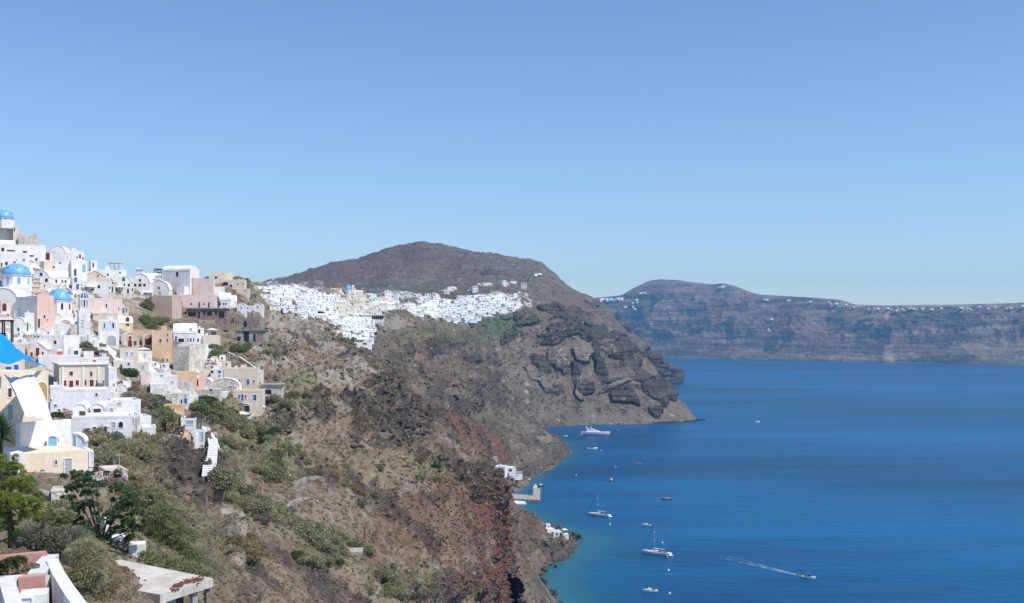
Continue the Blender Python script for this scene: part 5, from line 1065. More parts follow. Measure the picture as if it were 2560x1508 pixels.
def pole(label, px, yt, yb, D=None, arm=False, col='n'):
    D0 = D or depth(px, yb); c = W(px, yb, D0); h = (yb - yt) / F * D0; r = empty('utility_pole', c); tag(r, label, 'pole', 'wooden poles on the slope')
    MB().tube((0, 0, -1), (0, 0, h), .13, .09).build('pole_shaft', col, r)
    if arm: MB().box(-.6, .6, -.06, .06, h - .5, h - .38).build('crossarm', col, r)
pole('upper wooden pole standing in the pale rubble of the slope', 695, 1092, 1177, arm=True)
pole('lower wooden pole beside the flat white platform', 911, 1314, 1374, arm=True)
pole('short pole above the red scree shore', 1343, 1272, 1298)
# ---------------------------------------------------------------- the two distant white villages
PV = NT('distant_white'); nn_ = PV.noise(6, 3); M_dw = PV.out(PV.mix(PV.ramp(nn_, .3, .7), (.70, .70, .70), (.84, .84, .83)), .85)
PV = NT('distant_cream'); nn_ = PV.noise(6, 3); M_dc = PV.out(PV.mix(PV.ramp(nn_, .3, .7), (.60, .54, .44), (.74, .68, .57)), .85)
def proto(kind, mat):
    root = empty('village_house'); b = MB(); w_ = MB()
    if kind == 0: b.box(-3, 3, 0, 6, -4, 3.2); MB().box(-3.1, 3.1, -.1, 6.1, 3.2, 3.6).build('roof', mat, root); wins = [(-1.8, 1.2, .9, 1.1), (.2, 0, 1, 2.2), (1.8, 1.2, .9, 1.1)]
    elif kind == 1: b.prism([(-2.4, -4), (2.4, -4)] + arcp(-2.4, 2.4, 1.6, 2.0), 0, 7); q = MB(); q.prism(arcp(-2.55, 2.55, 1.6, 2.15) + arcp(-2.3, 2.3, 1.6, 1.95)[::-1], -.1, 7.1); q.build('roof', mat, root); wins = [(0, 0, 1.1, 2.1), (-1.3, .9, .7, .9), (1.3, .9, .7, .9)]
    elif kind == 2: b.box(-4.5, 4.5, 0, 5, -4, 3); MB().box(-2, 2, 2, 5, 3, 5.4).build('upper_room', mat, root); wins = [(-3.2, 1, 1, 1.1), (-1, 0, 1, 2.1), (1, 1, 1, 1.1), (3.2, 1, 1, 1.1)]
    elif kind == 3: b.box(-2.5, 2.5, 0, 6, -4, 6); MB().box(-2.6, 2.6, -.1, 6.1, 6, 6.35).build('roof', mat, root); wins = [(-1.2, 1, .9, 1.2), (1.2, 0, 1, 2.1), (-1.2, 4, .9, 1.2), (1.2, 4, .9, 1.2)]
    else: b.prism([(0, -4), (5, -4)] + arcp(0, 5, 1.8, 1.6), -4, 4, 1); q = MB(); q.prism(arcp(-.1, 5.1, 1.8, 1.75) + arcp(.1, 4.9, 1.8, 1.5)[::-1], -4.1, 4.1, 1); q.build('roof', mat, root); wins = [(-2.4, .6, 1, 1.2), (0, 0, 1, 1.9), (2.4, .6, 1, 1.2)]
    b.build('wall', mat, root)
    for x, z, a, h in wins: MB().box(x - a / 2, x + a / 2, -.06, -.001 if kind != 4 else .3, z, z + h).build('window' if z > 0 else 'door', random.Random(kind + int(z)).choice(['n', 'm', 'k', 'm']), root)
    return root
PROT = {}
used = set()
def place_house(kind, mkey, p, rz, sc, label, group, cat='house'):
    key = (kind, mkey)
    if key not in PROT:
        PROT[key] = proto(kind, M_dw if mkey == 'w' else M_dc); r = PROT[key]
    else:
        src = PROT[key]; r = src.copy(); COL.objects.link(r)
        for ch in src.children:
            c = ch.copy(); COL.objects.link(c); c.parent = r
    r.location = p; r.rotation_euler = (0, 0, rz); r.scale = sc; tag(r, label, cat, group); return r
def inside(x, y, poly):
    c = False; n = len(poly)
    for i in range(n):
        (x1, y1), (x2, y2) = poly[i], poly[(i + 1) % n]
        if (y1 > y) != (y2 > y) and x < (x2 - x1) * (y - y1) / (y2 - y1) + x1: c = not c
    return c
def village(poly, rows, stepx, wpx, hpx, rnd, place, group, cream=None, vary=1.0, dmax=1e9):
    for ri, y in enumerate(rows):
        row = []; x = min(p[0] for p in poly) + rnd.uniform(0, stepx)
        while x < max(p[0] for p in poly):
            yy = y + rnd.uniform(-.35, .35) * (rows[1] - rows[0])
            if inside(x, yy, poly): row.append((x, yy))
            x += stepx * rnd.uniform(.75, 1.3)
        where = 'top row' if ri == 0 else ('bottom row' if ri == len(rows) - 1 else ORD[ri] + ' row from top')
        for i, (x, yy) in enumerate(row):
            D_ = depth(x, yy); p = W(x, yy, D_)
            k = rnd.choice([0, 0, 1, 2, 3, 4]); mk = 'c' if cream and cream(x, yy) and rnd.random() < .75 else 'w'
            w_m = rnd.uniform(.75, 1.25) * wpx / F * D_; base_w = [6, 4.8, 9, 5, 8][k]; sx = w_m / base_w; sz = hpx / F * D_ / [3.6, 3.6, 4.2, 6.3, 3.4][k] * rnd.uniform(.8, 1.25)
            lb = '%s %s, %s, %s of %s' % ('cream' if mk == 'c' else 'white', ['flat-roofed house', 'vaulted house', 'wide house', 'two-storey house', 'barrel-roofed house'][k], ordn(i, len(row)).replace(' the ', ' '), where, place)
            place_house(k, mk, p, R(rnd.uniform(22, 44)), (sx, sx * .8, sz), lb, group)
rnd = random.Random(5)
V1 = [(640, 716), (672, 712), (700, 716), (740, 728), (780, 736), (838, 733), (858, 726), (885, 726), (925, 740), (960, 750), (1005, 762), (1000, 782), (960, 782), (925, 792), (936, 815), (935, 852), (880, 862), (845, 842), (838, 812), (800, 792), (765, 790), (735, 792), (690, 772), (665, 748), (640, 728)]
village(V1, list(range(721, 862, 10)), 25, 34, 8.5, rnd, 'nearer distant village', 'houses of the nearer distant white village', cream=lambda x, y: 835 < x < 1000 and y < 792)
V2 = [(1003, 760), (1050, 753), (1112, 749), (1181, 739), (1238, 735), (1278, 743), (1300, 762), (1295, 774), (1246, 784), (1212, 782), (1188, 770), (1186, 782), (1210, 801), (1152, 809), (1112, 804), (1063, 792), (1023, 780)]
village(V2, [743, 749, 755, 761, 767, 773, 779, 785, 791, 797, 803, 808], 23, 32, 4.6, rnd, 'farther distant village', 'houses of the farther distant white village')
k_ = 0
for nm, xs, y0, y1 in (('strip above the farther village, left part', (966, 1070), 741, 752), ('small cluster on the hill left of the quarry track', (1084, 1140), 724, 736), ('middle cluster on the hill', (1152, 1192), 728, 740), ('cluster below the hill ruins', (1196, 1226), 708, 720), ('short row right of the hill ruins', (1250, 1290), 710, 715), ('right cluster on the hill', (1270, 1318), 722, 742)):
    pts = sorted((rnd.uniform(*xs), rnd.uniform(y0, y1)) for _ in range(max(3, int((xs[1] - xs[0]) / 9))))
    for i, (x, y) in enumerate(pts):
        D_ = depth(x, y); k = rnd.choice([0, 1, 2, 3]); sx = rnd.uniform(.9, 1.3) * 12 / F * D_ / [6, 4.8, 9, 5][k]
        place_house(k, 'w' if rnd.random() < .8 else 'c', W(x, y, D_), R(rnd.uniform(-5, 40)), (sx, sx, sx * .85), 'pale house, %s, %s' % (ordn(i, len(pts)).replace(' the ', ' '), nm), 'houses scattered on the far hill')
dome('small blue dome with cream drum on top of the nearer distant village', 871, 724, 713, 8, D=depth(871, 742), drum=742, col='d', drumcol='c', group='blue church domes')
tiers('slender cream bell gable beside the small far blue dome', 882, [(742, 7), (730, 6), (714, 3)], 'cS', D=depth(871, 742))
def restaurant():
    D_ = depth(935, 800); c = W(935, 800, D_); s = D_ / F; root = empty('terrace_building', c, R(8)); tag(root, 'black-glazed terrace building with long flat roof on the rock between the villages', 'building')
    MB().box(-32 * s, 26 * s, 0, 8, -2, 12 * s).build('wall', 'S', root); MB().box(-34 * s, 28 * s, -1.2, 8.5, 12 * s, 14 * s).build('roof', 'W', root)
    for k in range(6): MB().box((-6 + k * 5) * s, (-2 + k * 5) * s, -.1, -.001, 2 * s, 10 * s).build('window', 'k', root)
    for x in (-26, -18, -12): MB().box((x - 2) * s, (x + 2) * s, -.1, -.001, 3 * s, 8 * s).build('window', 'k', root)
restaurant()
bld('white cliff-edge hotel with two dark canopies at the bottom of the nearer village', 868, 930, 848, 864, 6, 14, 'W', 'flat', 'w890,853,36,4,n w882,860,18,4,k w912,860,10,4,k w925,853,6,4,m', fr=0, group='houses of the nearer distant white village')
# far towns along the caldera rim, no more than specks: one mass
def rim_town():
    rng = np.random.default_rng(2); V = []; Fc = []
    sk = ([1495, 1505, 1555, 1700, 1808, 1900, 2000, 2100, 2140, 2250, 2400, 2600], [747, 742, 741, 702, 709, 739, 744, 751, 763, 766, 763, 757])
    for x0, x1, n, dy in ((1500, 1556, 34, 2), (1600, 1615, 3, 2), (1798, 1812, 5, 2), (1900, 2140, 9, 2), (2150, 2560, 26, 2.2), (1560, 1600, 6, 10), (1920, 1930, 3, 24), (1335, 1352, 5, 0)):
        for _ in range(n):
            x = rng.uniform(x0, x1); y = (np.interp(x, *sk) + (1.2 + rng.uniform(0, 3.0)) * dy) if x0 != 1335 else rng.uniform(682, 688)
            D_ = depth(x, y + 2.5); c = W(x, y + 1.5, D_ - 15); s = D_ / 5500; w_ = rng.uniform(3, 9) * s; h = rng.uniform(.8, 2.2) * s; k = len(V)
            V += [(c.x + a * w_, c.y + b * w_, c.z + e) for e in (-10 * s, h) for b in (-1, 1) for a in (-1, 1)]
            Fc += [[k + i for i in f] for f in ((0, 2, 3, 1), (4, 5, 7, 6), (0, 1, 5, 4), (2, 6, 7, 3), (0, 4, 6, 2), (1, 3, 7, 5))]
    tag(mesh_np('distant_town', V, Fc, M_dw), 'tiny white towns strung along the far caldera rim', 'town', kind='stuff')
rim_town()
# infill blocks that close the gaps of the near village
def infill():
    rnd = random.Random(11); boxes = [(v[1], v[2], v[3], v[4], v[0]) for v in VIL]; out = []
    poly = [(-10, 640), (100, 640), (210, 655), (300, 690), (372, 740), (250, 742), (222, 760), (235, 845), (300, 865), (300, 905), (290, 960), (270, 915), (100, 915), (60, 860), (-10, 835)]
    poly2 = [(290, 862), (440, 885), (560, 880), (570, 925), (640, 960), (570, 1000), (470, 1010), (395, 985), (330, 940)]
    for t_ in range(2600):
        x = rnd.uniform(-5, 640); y = rnd.uniform(650, 1005)
        if not (inside(x, y, poly) or inside(x, y, poly2)): continue
        w_ = rnd.uniform(13, 26); h = rnd.uniform(9, 16)
        cov = any(a[0] < x + w_ * .3 and a[1] > x - w_ * .3 and a[2] < y and a[3] > y - h * .7 for a in boxes)
        if cov: continue
        nb = min((b for b in boxes if len(b) == 5), key=lambda b: ((b[0] + b[1]) / 2 - x) ** 2 + ((b[2] + b[3]) / 2 - y) ** 2)
        boxes.append((x - w_ / 2, x + w_ / 2, y - h, y)); out.append((x, y, w_, h, nb)); 
        if len(out) > 112: break
    seen = {}
    for x, y, w_, h, nb in out:
        dx, dy = x - (nb[0] + nb[1]) / 2, y - (nb[2] + nb[3]) / 2
        rel = ('right of' if dx > 0 else 'left of') if abs(dx) > abs(dy) else ('below' if dy > 0 else 'above')
        sh = nb[4].split(' with ')[0].split(',')[0].split()[:8]
        col = rnd.choice('wwwWce') if y < 880 else rnd.choice('wwcpoW'); key = (rel, nb[4]); seen[key] = seen.get(key, 0) + 1
        adj = ['low', 'small', 'plain', 'squat', 'short', 'narrow'][(seen[key] - 1) % 6]
        bld('%s %s block %s the %s' % (adj, {'w': 'white', 'W': 'bright white', 'c': 'cream', 'e': 'stone-grey', 'p': 'pale pink', 'o': 'peach'}[col], rel, ' '.join(sh)), x - w_ / 2, x + w_ / 2, y - h, y, rnd.uniform(3, 6), rnd.uniform(8, 44), col, rnd.choice(['flat', 'flat', 'vault', 'none']), 'w%d,%d,4,6,%s' % (x + rnd.uniform(-4, 4), y - h * .45, rnd.choice('knbG')) if rnd.random() < .6 else '')
infill()
# ---------------------------------------------------------------- boats, moorings, harbour
def sea(px, py):
    D_ = CH * F / (py - HY); return Vector(((px - CX) / F * D_, D_, 0))
GP = {}
def gl(k, r=.25):
    if (k, r) not in GP: t = NT('gel_' + k); t.b.inputs['Specular IOR Level'].default_value = .5; GP[(k, r)] = t.out(PAL[k], r)
    return GP[(k, r)]
def hull(L, B, H, sheer=.25, n=14, tuck=.75, draft=.4):
    """bow at +x; rings from keel to rail"""
    m = MB(); V = []
    for i in range(n + 1):
        f = i / n; x = -L / 2 + L * f
        wd = B / 2 * (tuck + (1 - tuck) * min(1, f / .35)) * (1 - max(0, (f - .5) / .5) ** 2.2) + .02
        zr = H * (1 + sheer * f * f); bx = x + (L * .06 * max(0, f - .8) / .2)
        for s, z, k in ((-1, zr, 1), (-1, zr * .4, .93), (-1, -draft, .55), (1, -draft, .55), (1, zr * .4, .93), (1, zr, 1)): V.append((bx if z > 0 else x * .97, s * wd * k, z))
    Fc = [(i * 6 + j, (i + 1) * 6 + j, (i + 1) * 6 + j + 1, i * 6 + j + 1) for i in range(n) for j in range(5)] + [(0, 1, 2, 3, 4, 5)]
    m.add(V, Fc)
    d = MB(); V2 = []
    for i in range(n + 1): a, b = V[i * 6], V[i * 6 + 5]; V2 += [(a[0], a[1] * .94, a[2] - .06), (b[0], b[1] * .94, b[2] - .06)]
    d.add(V2, [(i * 2, i * 2 + 1, i * 2 + 3, i * 2 + 2) for i in range(n)])
    return m, d
def place_boat(name, label, cat, px, py, hd, group='boats on the bay'):
    p = sea(px, py); o = empty(name, p, hd); tag(o, label, cat, group); return o
def cabin(x0, x1, w0, w1, z0, z1, rake=.3):
    m = MB(); V = [(x0, -w0, z0), (x1, -w1, z0), (x1, w1, z0), (x0, w0, z0), (x0 + rake * .4, -w0 * .85, z1), (x1 - rake, -w1 * .8, z1), (x1 - rake, w1 * .8, z1), (x0 + rake * .4, w0 * .85, z1)]
    return m.add(V, [(3, 2, 1, 0), (4, 5, 6, 7), (0, 1, 5, 4), (1, 2, 6, 5), (2, 3, 7, 6), (3, 0, 4, 7)])
def yacht():
    r = place_boat('motor_yacht', 'large white motor yacht with swept superstructure near the headland', 'yacht', 1487, 1087, R(-12))
    h, d = hull(31, 7.2, 3.0, .35, draft=.8); h.build('hull', gl('W'), r); d.build('deck', 'S', r)
    cabin(-10, 7, 2.9, 2.2, 2.9, 5.0, 3.2).build('saloon', gl('W'), r); cabin(-8.5, 4.4, 2.62, 2.0, 3.5, 4.35, .6).build('window_band', gl('k', .1), r)
    cabin(-9, 1.5, 2.5, 2.0, 5.0, 6.6, 3.4).build('flybridge', gl('W'), r); cabin(-6.5, 0, 2.4, 2.0, 5.4, 5.95, .6).build('window_band', gl('k', .1), r)
    for s in (-1, 1): MB().add([(-8 - .5, s * 2.1, 6.4), (-8 + .9, s * 2.1, 6.4), (-9.6, s * 1.5, 9.6), (-10.4, s * 1.5, 9.6), (-8.5, s * 1.8, 6.4), (-7.1, s * 1.8, 6.4), (-9.6, s * 1.3, 9.6), (-10.4, s * 1.3, 9.6)], [(0, 1, 2, 3), (7, 6, 5, 4), (0, 4, 5, 1), (1, 5, 6, 2), (2, 6, 7, 3), (3, 7, 4, 0)]).build('radar_arch', gl('W'), r)
    MB().tube((-3.6, 0, 6.5), (-4.8, 0, 10.6), .35, .1).box(-5.6, -3.8, -1.2, 1.2, 8.2, 8.5).build('mast', gl('W'), r)
    cabin(-16.5, -13.5, 2.6, 2.6, .2, .7, .1).build('swim_platform', gl('W'), r); MB().box(12.5, 15.6, -.04, .04, 4.0, 4.6).build('bow_rail', 'm', r)
yacht()
def sailboat(label, px, py, hd, L=14.5, mast=15.5):
    r = place_boat('sailing_boat', label, 'sailing boat', px, py, hd)
    h, d = hull(L, 4.2, 1.35, .3, draft=.5); h.build('hull', gl('W'), r); d.build('deck', 'S', r)
    MB().box(-L * .46, L * .44, -.001, .001, .2, .3).build('waterline', 'n', r)
    cabin(-1.5, 4, 1.15, .7, 1.3, 1.95, 1).build('cabin', gl('W'), r); cabin(-1.0, 3.0, 1.12, .8, 1.45, 1.75, .3).build('window_band', gl('k', .1), r)
    cabin(-5.6, -2.2, 1.0, 1.0, 1.28, 1.5, .1).build('cockpit', 'n', r); cabin(-2.8, -1.4, 1.3, 1.2, 1.9, 2.5, .2).build('sprayhood', 'D', r)
    MB().tube((1.2, 0, 1.2), (1.0, 0, mast), .13, .09).build('mast', 'm', r); MB().tube((1.2, 0, 2.7), (-4.6, 0, 2.6), .09).build('boom', 'm', r); MB().tube((1.0, 0, 2.95), (-4.4, 0, 2.85), .24, .16).build('furled_sail', 'W', r)
    for z in (mast * .45, mast * .72): MB().tube((1.1, -1.0, z), (1.1, 1.0, z), .06).build('spreader', 'W', r)
    MB().tube((L * .5, 0, 1.9), (1.05, 0, mast * .94), .15, .09).build('furled_jib', 'D', r); MB().tube((-L * .48, 0, 1.4), (1.0, 0, mast), .02, .02, 4).build('backstay', 'm', r)
    MB().box(-L * .5 - 1.1, -L * .5 + .1, -1.2, 1.2, .1, .35).build('stern_platform', gl('W'), r)
sailboat('white sailing boat moored nearer the shore, bare mast', 1498, 1290, R(150)); sailboat('white sailing boat farther out, bare mast, beside a dinghy', 1641, 1386, R(153), 15, 15.8)
def launch(label, px, py, hd, L, hc='W', cabin_=True, cat='motorboat', name='motorboat', top='W', awn=False):
    r = place_boat(name, label, cat, px, py, hd); B = L * .34; H = L * .11 + .25
    h, d = hull(L, B, H, .3, draft=.25); h.build('hull', gl(hc), r); d.build('deck', 'S' if hc != 'R' else 'e', r)
    if cabin_: cabin(-L * .05, L * .25, B * .3, B * .2, H, H + L * .10 + .2, L * .08).build('windscreen', gl(top), r); MB().box(-L * .3, -L * .1, -B * .3, B * .3, H, H + .18).build('bench', 'n', r)
    else: MB().box(-L * .15, -L * .05, -B * .4, B * .4, H * .9, H + .1).build('thwart', 'e', r); MB().box(L * .1, L * .18, -B * .38, B * .38, H * .95, H + .14).build('thwart', 'e', r)
    MB().box(-L * .56, -L * .49, -.22, .22, -.1, H + .35).build('outboard_motor', 'k', r)
    if awn: MB().box(-L * .2, L * .2, -B * .4, B * .4, H + 1.4, H + 1.5).build('awning', 'W', r); MB().tube((-L * .18, -B * .36, H), (-L * .18, -B * .36, H + 1.4), .04).tube((L * .18, B * .36, H), (L * .18, B * .36, H + 1.4), .04).build('awning_posts', 'm', r)
    return r
launch('long low white and dark speedboat below the large yacht', 1479, 1123, R(0), 10.5, top='k')
launch('small white boat left of the large yacht', 1413, 1091, R(4), 5.0, cabin_=False)
launch('small white boat tucked against the headland shore', 1523, 1061, R(-30), 7.5, cabin_=True)
launch('small orange-brown boat alone right of mid bay', 1595, 1160, R(170), 5.4, 'o', True, top='R')
launch('little dark boat with white cover near the inner mooring', 1527, 1203, R(20), 5.0, 'n', True, awn=True)
launch('red-rimmed dinghy drifting out in the bay', 1667, 1249, R(175), 6.2, 'R', False, 'dinghy', 'dinghy')
launch('white inflatable dinghy above the outer sailing boat', 1617, 1315, R(165), 5.6, 'W', True, 'dinghy', 'dinghy')
launch('cream-covered open boat at the bottom of the bay', 1627, 1480, R(178), 6.4, 'S', True, top='S')
launch('motorboat under way with white bow wave, at the head of the wake', 2021, 1446, R(-25), 6.0, 'W', True, top='k')
launch('tiny white boat under way in the open water', 1892, 1056, R(5), 7.5, 'W', True)
launch('white boat lying at the outer end of the stone pier', 1350, 1216, R(10), 6.5, 'n', True)
launch('small dark boat close under the rubble shore', 1366, 1179, R(15), 4.5, 'n', False)
launch('white boat hauled up beside the white boathouse', 1311, 1201, R(-20), 9, 'W', True)
for px, py, c, l in ((1545, 1075, 'W', 'white mooring buoy right of the large yacht, upper'), (1542, 1095, 'R', 'pinkish mooring buoy off the bow of the large yacht'), (1502, 1127, 'W', 'white mooring buoy right of the long low speedboat'), (1539, 1168, 'W', 'white mooring buoy in open mid bay'), (1524, 1190, 'n', 'dark mooring buoy above the little dark boat'),
                     (1440, 1189, 'W', 'white mooring buoy off the rubble shore'), (1525, 1312, 'W', 'white mooring buoy below the inner sailing boat'), (1672, 1325, 'R', 'crimson mooring buoy right of the outer sailing boat mast'), (1656, 1358, 'W', 'white mooring buoy just above the outer sailing boat stern'), (1671, 1427, 'W', 'white mooring buoy below the outer sailing boat'),
                     (1674, 1485, 'W', 'white mooring buoy right of the cream-covered open boat'), (1668, 1392, 'o', 'orange fender buoy at the outer sailing boat stern')):
    p = sea(px, py); o = MB().lathe([(.05, -.3), (.42, -.1), (.5, .25), (.3, .6), (.06, .75)], n=10).build('mooring_buoy', gl(c), None, True); o.location = p; tag(o, l, 'buoy', 'mooring buoys')
def wake():
    t = NT('foam'); M_ = t.out((.75, .80, .84), .6); V = []; Fc = []; rng = np.random.default_rng(3)
    a = sea(2014, 1443); b = sea(1790, 1388); c = sea(1700, 1366); d = (b - a).normalized(); nrm = Vector((-d.y, d.x, 0))
    for k in range(300):
        f = rng.uniform(0, 1) ** 1.6; s = rng.choice([-1, 1]); p = a + (b - a) * f + nrm * s * (0.3 + f * 2.4 + rng.normal() * .25) ; l = rng.uniform(.5, 1.9) * (1.1 - f * .8); w_ = rng.uniform(.06, .22) * (1.05 - f)
        i = len(V); e = d.copy(); V += [p + e * l - nrm * w_ + Vector((0, 0, .05)), p + e * l + nrm * w_ + Vector((0, 0, .05)), p - e * l + nrm * w_ * .4 + Vector((0, 0, .05)), p - e * l - nrm * w_ * .4 + Vector((0, 0, .05))]; Fc.append((i, i + 1, i + 2, i + 3))
    for k in range(60):
        p = a + Vector((rng.normal() * 1.0 + 1.6, rng.normal() * .9 - 1.2, .06)); i = len(V); w_ = rng.uniform(.1, .4); V += [p + Vector((w_, 0, 0)), p + Vector((0, w_ * 2, 0)), p - Vector((w_, 0, 0)), p - Vector((0, w_ * 2, 0))]; Fc.append((i, i + 1, i + 2, i + 3))
    tag(new_mesh('wake_foam', V, Fc, M_), 'white foam streaks trailing the motorboat under way', 'wake', kind='stuff')
wake()
# stone pier
def slab(name, label, cat, pts, z0, z1, mat, parent=None, group=None):
    b = MB(); Q = [sea(*p) for p in pts]; n = len(Q); o0 = Q[0].copy(); V = [(q - o0) + Vector((0, 0, z1)) for q in Q] + [(q - o0) + Vector((0, 0, z0)) for q in Q]
    b.add(V, [tuple(range(n)), tuple(range(2 * n - 1, n - 1, -1))] + [(i, n + i, n + (i + 1) % n, (i + 1) % n) for i in range(n)])
    r = empty(name, o0); tag(r, label, cat, group); b.build('deck_slab', mat, r); return r, o0
pier, po = slab('stone_pier', 'L-shaped pale stone pier with a raised end', 'pier', [(1262, 1252), (1350, 1256), (1351, 1226), (1333, 1226), (1331, 1244), (1262, 1238)], -2, 1.5, 'C')
for px, py, h in ((1322, 1246, 6.5), (1345, 1228, 3)): c = sea(px, py) - po; MB().tube(c + Vector((0, 0, 1.4)), c + Vector((0, 0, h)), .12).build('lamp_mast', 'n', pier)
c = sea(1338, 1226) - po; MB().box(c.x - 1.5, c.x + 1.5, c.y, c.y + 2.5, 1.5, 3.0).box(c.x - .6, c.x + .6, c.y + .3, c.y + 1.3, 3.0, 4.3).build('pier_head_box', 'W', pier)
for k in range(7): c = sea(1275 + k * 11, 1253.5 + k * .4) - po; MB().box(c.x - .2, c.x + .2, c.y - .1, c.y + .3, 1.5, 2.0).build('bollard', 'n', pier)
slab('concrete_quay', 'low pale quay slab just below the stone pier', 'quay', [(1262, 1262), (1316, 1262), (1312, 1256), (1262, 1252)], -1, .7, 'S')
HG = 'harbour houses'
for a in [('white boathouse with big grey door above the stone pier', 1238, 1263, 1166, 1190, 8, -10, 'w', 'flat', 'w1250,1179,20,16,m', 731), ('white boathouse with slanted flat roof to the right of the grey door', 1263, 1290, 1169, 1192, 8, 10, 'W', 'flat', 'w1276,1176,8,6,n', 776),
          ('lower white lean-to at the water beside the boathouses', 1276, 1306, 1182, 1196, 5, 16, 'W', 'slab', 'w1290,1190,10,6,m', 786), ('tiny grey hut on the slope above the boathouses', 1228, 1243, 1143, 1153, 4, 0, 'e', 'flat', '', 760),
          ('white bathing hut with blue window on the red scree point', 1384, 1404, 1328, 1342, 4, 14, 'W', 'flat', 'w1392,1336,7,6,D w1401,1336,4,7,k', 604), ('flat white platform hut left of the bathing hut', 1368, 1386, 1322, 1334, 4, 20, 'W', 'none', '', 612), ('small white hut farther up the red scree point', 1366, 1376, 1311, 1322, 3, 10, 'W', 'flat', 'w1371,1317,3,5,D', 622), ('white stone platform at the tip of the red scree point', 1404, 1422, 1336, 1344, 4, 10, 'S', 'none', '', 600),
          ('white stepped ramp down to the boathouses', 1236, 1252, 1186, 1192, 3, 40, 'W', 'none', '', 728)]:
    bld(a[0], *a[1:10], D=a[10] if 720 < a[10] < 830 else None, base=1.2, group=HG, fr=0)
umbrella('white parasol on the stone platform of the red scree point', 1411, 1321, 13)
# ---------------------------------------------------------------- shrubs one can count, then scrub, loose rocks and shore boulders
SP = {}
for i, (k, n, s) in enumerate((('olive', 2000, .105), ('olive', 2000, .105), ('green', 2000, .11), ('green', 2000, .105), ('grey', 1800, .11), ('dry', 1500, .105), ('dark', 2000, .11))):
    SP.setdefault(k, []).append([shrub_mesh('shrub', k, 40 + i, n, s), False])
SN = {'olive': 'olive-green', 'green': 'leafy green', 'grey': 'grey-green', 'dry': 'dry brown', 'dark': 'dark green'}
rs = random.Random(8)
def put_shrub(px, py, r, k, label, group):
    D_ = depth(px, py); p = W(px, py, D_ - .2)
    e = rs.choice(SP[k])
    if not e[1]: o = e[0]; e[1] = True
    else: o = e[0].copy(); COL.objects.link(o)
    o.location = p - Vector((0, 0, r * .25)); o.rotation_euler = (0, 0, rs.uniform(0, 6.3)); o.scale = (r, r, r * rs.uniform(.8, 1.1)); tag(o, label, 'shrub', group); return o
